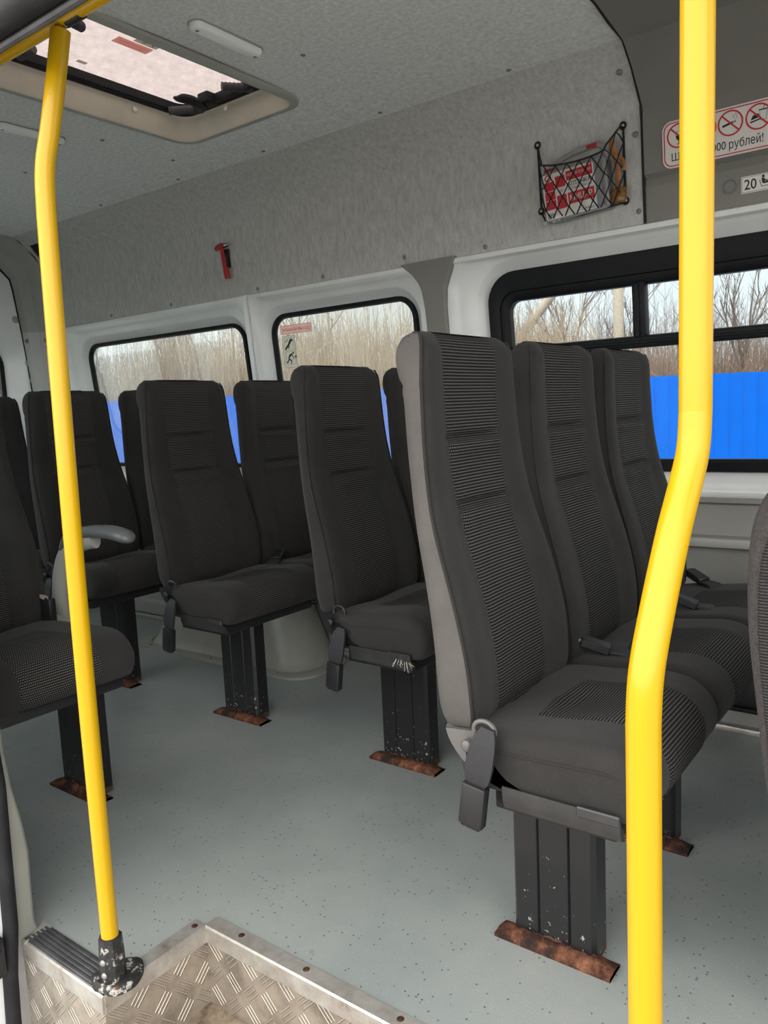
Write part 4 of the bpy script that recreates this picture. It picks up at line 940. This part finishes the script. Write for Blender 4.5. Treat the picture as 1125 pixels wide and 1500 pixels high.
# no smoking, no food sign
sg = thing('prohibition_sign', 'white sign with red prohibition circles and rouble fine text on grey trim', 'sign', (-.545, Yw(1.69, -.0055), 1.685))
fg = Frame((0, 0, 0), (1, 0, 0), (0, -.1, 1))
SA0, SA1, SB0, SB1 = -.178, .178, -.062, .058
mb = MB(); plate(mb, fg, SA0, SA1, SB0, SB1, 0, .0012, .024, 8); bd = mb.obj('board', 'white', sg)
mb = MB(); ringplate(mb, fg, rrect(0, (SB0 + SB1) / 2, .174, .056, .021, 8), rrect(0, (SB0 + SB1) / 2, .1712, .0532, .019, 8), .001, .0017)
CX = (-.134, -.068, -.002, .066, .132)
for cx in CX:
    ringplate(mb, fg, circle(cx, .018, .0315), circle(cx, .018, .0275), .001, .0018); stroke(mb, fg, (cx - .020, .038), (cx + .020, -.002), .0038, .0016, .0022)
mb.obj('red_circles', 'red', bd)
mb = MB()
c = CX[0] + .0                                               # glass
poly(mb, fg, [(c - .007, .018), (c + .007, .018), (c + .006, .011), (c + .002, .006), (c - .002, .006), (c - .006, .011)], .0012, .0016); stroke(mb, fg, (c, .008), (c, -.003), .0015, .0012, .0016); stroke(mb, fg, (c - .006, -.003), (c + .006, -.003), .0016, .0012, .0016)
ringplate(mb, fg, [(c + .0078 * math.cos(a), .018 + .012 * math.sin(a)) for a in [k * 2 * PI / 20 for k in range(20)]], [(c + .0068 * math.cos(a), .018 + .011 * math.sin(a)) for a in [k * 2 * PI / 20 for k in range(20)]], .0012, .0015)
mb.obj('pictogram', 'ink', bd)
mb = MB(); c = CX[1]; poly(mb, fg, rrect(c, .016, .005, .012, .003), .0012, .0016)
mb.obj('pictogram', 'ink', bd)
mb = MB(); c = CX[2]; poly(mb, fg, [(c - .020, .010), (c + .006, .016), (c + .006, .0215), (c - .020, .0155)], .0012, .0016); stroke(mb, fg, (c + .0085, .0165), (c + .0085, .022), .002, .0012, .0016); stroke(mb, fg, (c + .012, .0172), (c + .012, .0226), .002, .0012, .0016)
mb.tube([fg.p(c + .012 + a, .026 + b, .0014) for a, b in ((0, 0), (-.003, .003), (-.006, .006), (-.004, .010), (.0, .011), (.002, .014))], .0005, 5); mb.tube([fg.p(c + .016 + a, .026 + b, .0014) for a, b in ((0, 0), (.001, .004), (-.002, .007), (.001, .010))], .0005, 5)
mb.obj('pictogram', 'ink', bd)
mb = MB(); c = CX[3]; poly(mb, fg, [(c - .019, .012), (c + .003, .016), (c + .001, .024), (c - .006, .026), (c - .014, .022)], .0012, .0016); poly(mb, fg, [(c - .020, .005), (c + .004, .010), (c + .004, .013), (c - .020, .009)], .0012, .0016)
ringplate(mb, fg, [(c + .004, .008), (c + .018, .008), (c + .021, .032), (c + .002, .032)], [(c + .0048, .009), (c + .0172, .009), (c + .020, .0312), (c + .0028, .0312)], .0012, .0015); stroke(mb, fg, (c + .0005, .033), (c + .0225, .033), .0022, .0012, .0016); stroke(mb, fg, (c + .011, .034), (c + .015, .044), .0012, .0012, .0016)
mb.obj('pictogram', 'ink', bd)
mb = MB(); c = CX[4]; poly(mb, fg, rrect(c, .018, .009, .006, .002), .0012, .0016)
mb.obj('pictogram', 'ink', bd)
mb = MB(); text(mb, fg, 'Штраф', -.112, -.037, .084, .026, .0016, bold=.003); text(mb, fg, '1000', -.0355, -.0335, .043, .0205, .0016, bold=.006); text(mb, fg, 'рублей!', .0355, -.036, .083, .030, .0016, bold=.003); mb.obj('lettering', 'ink', bd)
# seat count sticker
s2 = thing('seat_count_sticker', 'small sticker reading 20 with a seat symbol, beside the grey button', 'sticker', (-.482, Yw(1.545, .0005), 1.545))
mb = MB(); plate(mb, fg, -.042, .042, -.021, .021, 0, .0012, .001); b2 = mb.obj('backing', 'white', s2)
mb = MB(); ringplate(mb, fg, rrect(0, 0, .040, .019, .001), rrect(0, 0, .0392, .0182, .001), .001, .0016); text(mb, fg, '20', -.019, 0, .030, .026, .0016, bold=.012)
poly(mb, fg, circle(.012, .014, .0035, 16), .0012, .0016); stroke(mb, fg, (.011, .010), (.013, -.002), .007, .0012, .0016); stroke(mb, fg, (.012, -.002), (.026, -.001), .005, .0012, .0016); stroke(mb, fg, (.026, -.001), (.030, -.012), .004, .0012, .0016); stroke(mb, fg, (.013, .006), (.022, .002), .003, .0012, .0016)
stroke(mb, fg, (.003, .006), (.008, -.010), .0016, .0012, .0016); stroke(mb, fg, (.008, -.010), (.024, -.010), .0016, .0012, .0016); mb.obj('print', 'ink', b2)
# exit stickers on the second window's pane
def pane_frame(x, z): return WF(x, z, .0485)
ex = thing('exit_sticker', 'red emergency exit sticker in the corner of the middle window', 'sticker', (-2.213, Yw(1.342, .0485), 1.342))
mb = MB(); plate(mb, fg, -.088, .082, -.018, .018, 0, .001, .003); b3 = mb.obj('backing', 'film_pink', ex)
mb = MB(); ringplate(mb, fg, rrect(-.003, 0, .083, .0165, .003), rrect(-.003, 0, .0820, .0155, .003), .0008, .0014); text(mb, fg, 'ЗАПАСНОЙ ВЫХОД', -.003, 0, .150, .019, .0013, bold=.006); mb.obj('lettering', 'red', b3)
iw = thing('instruction_sticker', 'pale sticker with two black escape pictograms under the exit sticker', 'sticker', (-2.262, Yw(1.255, .0485), 1.255))
mb = MB(); plate(mb, fg, -.036, .036, -.065, .065, 0, .001, .002); b4 = mb.obj('backing', 'film_pale', iw)
mb = MB(); ringplate(mb, fg, rrect(0, 0, .0355, .0645, .002), rrect(0, 0, .0345, .0635, .002), .0008, .0014)
for q in (.031, -.026): ringplate(mb, fg, rrect(.002, q, .026, .026, .001), rrect(.002, q, .0252, .0252, .001), .0008, .0014)
for a_, b_, w_ in (((-.022, .010), (.000, .030), .008), ((.0, .030), (.016, .050), .010), ((.0, .026), (-.004, .012), .005), ((-.018, .038), (-.004, .050), .003), ((.016, .05), (.022, .040), .006)): stroke(mb, fg, a_, b_, w_, .0008, .0014)
mb.obj('pictogram', 'ink', b4); mb = MB(); poly(mb, fg, circle(.018, -.006, .0045, 14), .0008, .0014)
for a_, b_, w_ in (((.012, -.010), (-.006, -.018), .009), ((-.006, -.018), (-.010, -.030), .007), ((-.010, -.030), (.004, -.036), .006), ((.004, -.036), (.002, -.050), .005), ((-.010, -.032), (-.018, -.044), .005), ((-.018, -.044), (-.026, -.040), .004), ((.010, -.012), (.018, -.030), .004), ((.022, -.022), (.034, -.022), .004), ((.030, -.017), (.030, -.027), .003)): stroke(mb, fg, a_, b_, w_, .0008, .0014)
mb.obj('pictogram', 'ink', b4)

# ------------------------------------------------------------------ outside
GZ = -.62
mb = MB(); mb.box(-60, 60, -30, 80, GZ - .2, GZ); struct(mb.obj('ground', 'earth'))
fn = thing('sheet_fence', 'bright blue corrugated sheet fence beyond the windows', 'fence', (0, 0, GZ))
A, B = Vector((6.0, 16.6, 0)), Vector((-17.2, 1.4, 0)); A = Vector((4.5, 17.9, 0)); D = (Vector((-9.9, 6.8, 0)) - Vector((-2.5, 12.3, 0))).normalized()
P0 = Vector((-2.5, 12.3, 0)) - D * 9.0; nrm = Vector((-D.y, D.x, 0))
for k in range(22):
    m = MB(); p = P0 + D * (1.05 * k); rows = []
    N_ = 40; lp = []
    for i in range(N_ + 1):
        s = 1.06 * i / N_; ph = (s / .21) % 1; h = .018 if ph < .35 else (.018 * (1 - (ph - .35) / .12) if ph < .47 else (0 if ph < .88 else .018 * (ph - .88) / .12))
        lp.append(p + D * s + nrm * (h + (.002 if k % 2 else 0)))
    m.loft([[q + Vector((0, 0, 0)) for q in lp], [q + Vector((0, 0, 1.30 - GZ)) for q in lp]], False); m.obj('fence_sheet', 'blue', fn, angle=20, fix=False)
up = thing('utility_pole', 'pale leaning utility pole with a brace seen through the slider window', 'pole', (-5.62, 15.2, GZ))
mb = MB(); mb.cyl((0, 0, 0), (0, 0, 6.5), .10, 12); mb.obj('post', 'timber', up)
mb = MB(); mb.cyl((-5.2, .3, -.1), (-.1, .1, 5.2), .095, 12); mb.obj('brace', 'timber', up)
# bare trees
def tree_mesh(h, seed, trunk, mb_t, mb_b):
    rnd = random.Random(seed)
    def grow(p, d, ln, r, depth, mb):
        pts = [p]; n = 4
        for i in range(n):
            d = (d + Vector((rnd.uniform(-.12, .12), rnd.uniform(-.12, .12), rnd.uniform(-.02, .10)))).normalized(); pts.append(pts[-1] + d * ln / n)
        mb.tube(pts, [r * (1 - .5 * i / n) for i in range(n + 1)], 5 if depth > 1 else 6, caps=False)
        if depth >= 4: return
        for k in range(rnd.choice((3, 4)) if depth else 6):
            t = rnd.uniform(.25, 1.0) if depth else rnd.uniform(.35, 1.0); q = pts[min(n - 1, int(t * n))].lerp(pts[min(n, int(t * n) + 1)], (t * n) % 1)
            a = rnd.uniform(0, 2 * PI); sp = rnd.uniform(.35, .8); dd = (d + Vector((math.cos(a), math.sin(a), .25)) * sp).normalized()
            grow(q, dd, ln * rnd.uniform(.42, .62), max(.004, r * .48), depth + 1, mb_b)
    grow(Vector((0, 0, 0)), Vector((0, 0, 1)), h * .62, trunk, 0, mb_t)
TREES = [(-7.0, 16.5, 4.9, 'bare tree with forked crown left of the brace in the slider window'), (-6.2, 17.5, 4.4, 'bare tree directly behind the pale brace pole'), (-3.35, 15.5, 4.3, 'bare scrawny tree seen beside the bent yellow pole'),
         (-2.0, 14.5, 3.9, 'bare twiggy tree at the upper corner of the slider window'), (-17.5, 13.5, 5.2, 'tall bare tree in the middle of the rearmost window'), (-20.5, 13.5, 5.0, 'bare tree by the rear edge of the rearmost window'), (-15.4, 14.0, 4.9, 'bare tree at the front half of the rearmost window'), (-11.0, 12.5, 4.6, 'bare tree behind the exit sticker window')]
for i, (x, y, h, lab) in enumerate(TREES):
    r = thing('bare_tree', lab, 'tree', (x, y, GZ), 'bare trees beyond the fence'); a, b = MB(), MB()
    tree_mesh(h, 11 + i, .05, a, b); a.obj('trunk', 'bark', r, fix=False); b.obj('branches', 'bark', r, fix=False)
# thickets nobody could count
def thicket(name, mat, n, region, hmin, hmax, seed, label, w=(.006, .016)):
    rnd = random.Random(seed); mb = MB(); vs = []; fs = []
    for i in range(n):
        x, y = region(rnd); h = rnd.uniform(hmin, hmax) * rnd.uniform(.75, 1.0); ww = rnd.uniform(*w); a = rnd.uniform(0, PI)
        lx, ly = rnd.gauss(0, .10) * h * .6, rnd.gauss(0, .10) * h * .6
        b = len(vs)
        for k, t in enumerate((0, .5, 1)):
            cx, cy, cz = x + lx * t * t, y + ly * t * t, GZ + h * t; rr = ww * (1 - .8 * t)
            for q in range(3): vs.append((cx + rr * math.cos(a + q * 2.094), cy + rr * math.sin(a + q * 2.094), cz))
        for k in range(2):
            for q in range(3): fs.append((b + k * 3 + q, b + k * 3 + (q + 1) % 3, b + k * 3 + 3 + (q + 1) % 3, b + k * 3 + 3 + q))
        for _ in range(3):                                          # side twigs
            t = rnd.uniform(.3, .95); c0 = Vector((x + lx * t * t, y + ly * t * t, GZ + h * t)); dd = Vector((rnd.uniform(-1, 1), rnd.uniform(-.5, .5), rnd.uniform(.4, 1.4))).normalized() * h * rnd.uniform(.10, .24); e = Vector((ww * .5, 0, 0)); f_ = Vector((0, ww * .5, 0)); b = len(vs)
            vs += [tuple(c0 - e), tuple(c0 + e), tuple(c0 + f_), tuple(c0 + dd)]; fs += [(b, b + 1, b + 3), (b + 1, b + 2, b + 3), (b + 2, b, b + 3)]
    mb.add(vs, fs); o = mb.obj(name, mat, fix=False); o['kind'] = 'stuff'; return tag(o, label, 'brush')
def along(s0, s1, d0, d1):
    def f(r):
        s = r.uniform(s0, s1); d = r.uniform(d0, d1); q = P0 + D * s - nrm * 0 + Vector((D.y, -D.x, 0)) * 0
        n2 = nrm if nrm.y > 0 else -nrm
        q = q + n2 * d; return q.x, q.y
    return f
thicket('dry_brush', 'reed', 6500, along(-2, 13, .8, 4.5), 2.1, 2.9, 21, 'reddish brown dry brush over the blue fence in the slider window')
thicket('pale_brush', 'reed_pale', 6000, along(11, 18.5, .6, 4.5), 2.3, 3.5, 22, 'tan dry brush filling the exit sticker window')
thicket('grey_brush', 'twig', 5000, along(17.5, 28, .6, 5), 1.9, 2.9, 24, 'low grey brown brush in the rearmost window')
thicket('thin_saplings', 'twig', 5200, along(-4, 30, 4.5, 13), 2.6, 4.7, 23, 'thin grey saplings in the distance against the sky', (.007, .02))

# ------------------------------------------------------------------ camera
cam = bpy.data.cameras.new('camera'); co = bpy.data.objects.new('camera', cam); COL.objects.link(co)
yaw, pitch, roll = (math.radians(a) for a in (37.151, 7.387, -2.618))
fw = Vector((-math.sin(yaw) * math.cos(pitch), math.cos(yaw) * math.cos(pitch), -math.sin(pitch)))
rt = Vector((math.cos(yaw), math.sin(yaw), 0)); up_ = rt.cross(fw)
r2 = rt * math.cos(roll) + up_ * math.sin(roll); u2 = -rt * math.sin(roll) + up_ * math.cos(roll)
mt = Matrix((r2, u2, -fw)).transposed().to_4x4(); mt.translation = (0, 0, 1.0); co.matrix_world = mt
cam.sensor_fit = 'HORIZONTAL'; cam.sensor_width = 36; cam.lens = 36 * 1150 / 1125; cam.clip_start = .05; cam.clip_end = 300
SC.camera = co

# ------------------------------------------------------------------ light: overcast sky, brighter on the open door's side
wd = bpy.data.worlds.new('overcast'); SC.world = wd; wd.use_nodes = True; nt_ = wd.node_tree; nt_.nodes.clear()
tc = nt_.nodes.new('ShaderNodeTexCoord'); sx = nt_.nodes.new('ShaderNodeSeparateXYZ'); nt_.links.new(tc.outputs['Generated'], sx.inputs[0])
def wm(op, a, b):
    n = nt_.nodes.new('ShaderNodeMath'); n.operation = op
    for s, v in zip(n.inputs, (a, b)):
        if isinstance(v, (int, float)): s.default_value = v
        else: nt_.links.new(v, s)
    return n.outputs[0]
side = wm('MULTIPLY', sx.outputs[1], -1.); mr = nt_.nodes.new('ShaderNodeMapRange'); mr.interpolation_type = 'SMOOTHSTEP'
nt_.links.new(side, mr.inputs[0]); mr.inputs[1].default_value = -.35; mr.inputs[2].default_value = .55; mr.inputs[3].default_value = .95; mr.inputs[4].default_value = 2.7
cl = nt_.nodes.new('ShaderNodeTexNoise'); cl.inputs['Scale'].default_value = 2.2; cl.inputs['Detail'].default_value = 4; nt_.links.new(tc.outputs['Generated'], cl.inputs['Vector'])
stn = wm('MULTIPLY', mr.outputs[0], wm('ADD', wm('MULTIPLY', cl.outputs['Fac'], .25), .88))
bg = nt_.nodes.new('ShaderNodeBackground'); nt_.links.new(stn, bg.inputs[1])
m3_ = nt_.nodes.new('ShaderNodeMapRange'); nt_.links.new(side, m3_.inputs[0]); m3_.inputs[1].default_value = -.3; m3_.inputs[2].default_value = .5
cm = nt_.nodes.new('ShaderNodeMix'); cm.data_type = 'RGBA'; nt_.links.new(m3_.outputs[0], cm.inputs[0]); cm.inputs[6].default_value = (.94, .985, 1.0, 1); cm.inputs[7].default_value = (1.0, .972, .935, 1); nt_.links.new(cm.outputs[2], bg.inputs[0])
wo = nt_.nodes.new('ShaderNodeOutputWorld'); nt_.links.new(bg.outputs[0], wo.inputs[0])

SC.view_settings.view_transform = 'Standard'; SC.view_settings.look = 'None'; SC.view_settings.gamma = 1; SC.view_settings.use_curve_mapping = False
SC.view_settings.exposure = .55
SC.cycles.use_denoising = True; SC.cycles.max_bounces = 12; SC.cycles.diffuse_bounces = 6; SC.cycles.transparent_max_bounces = 16; SC.cycles.sample_clamp_indirect = 6
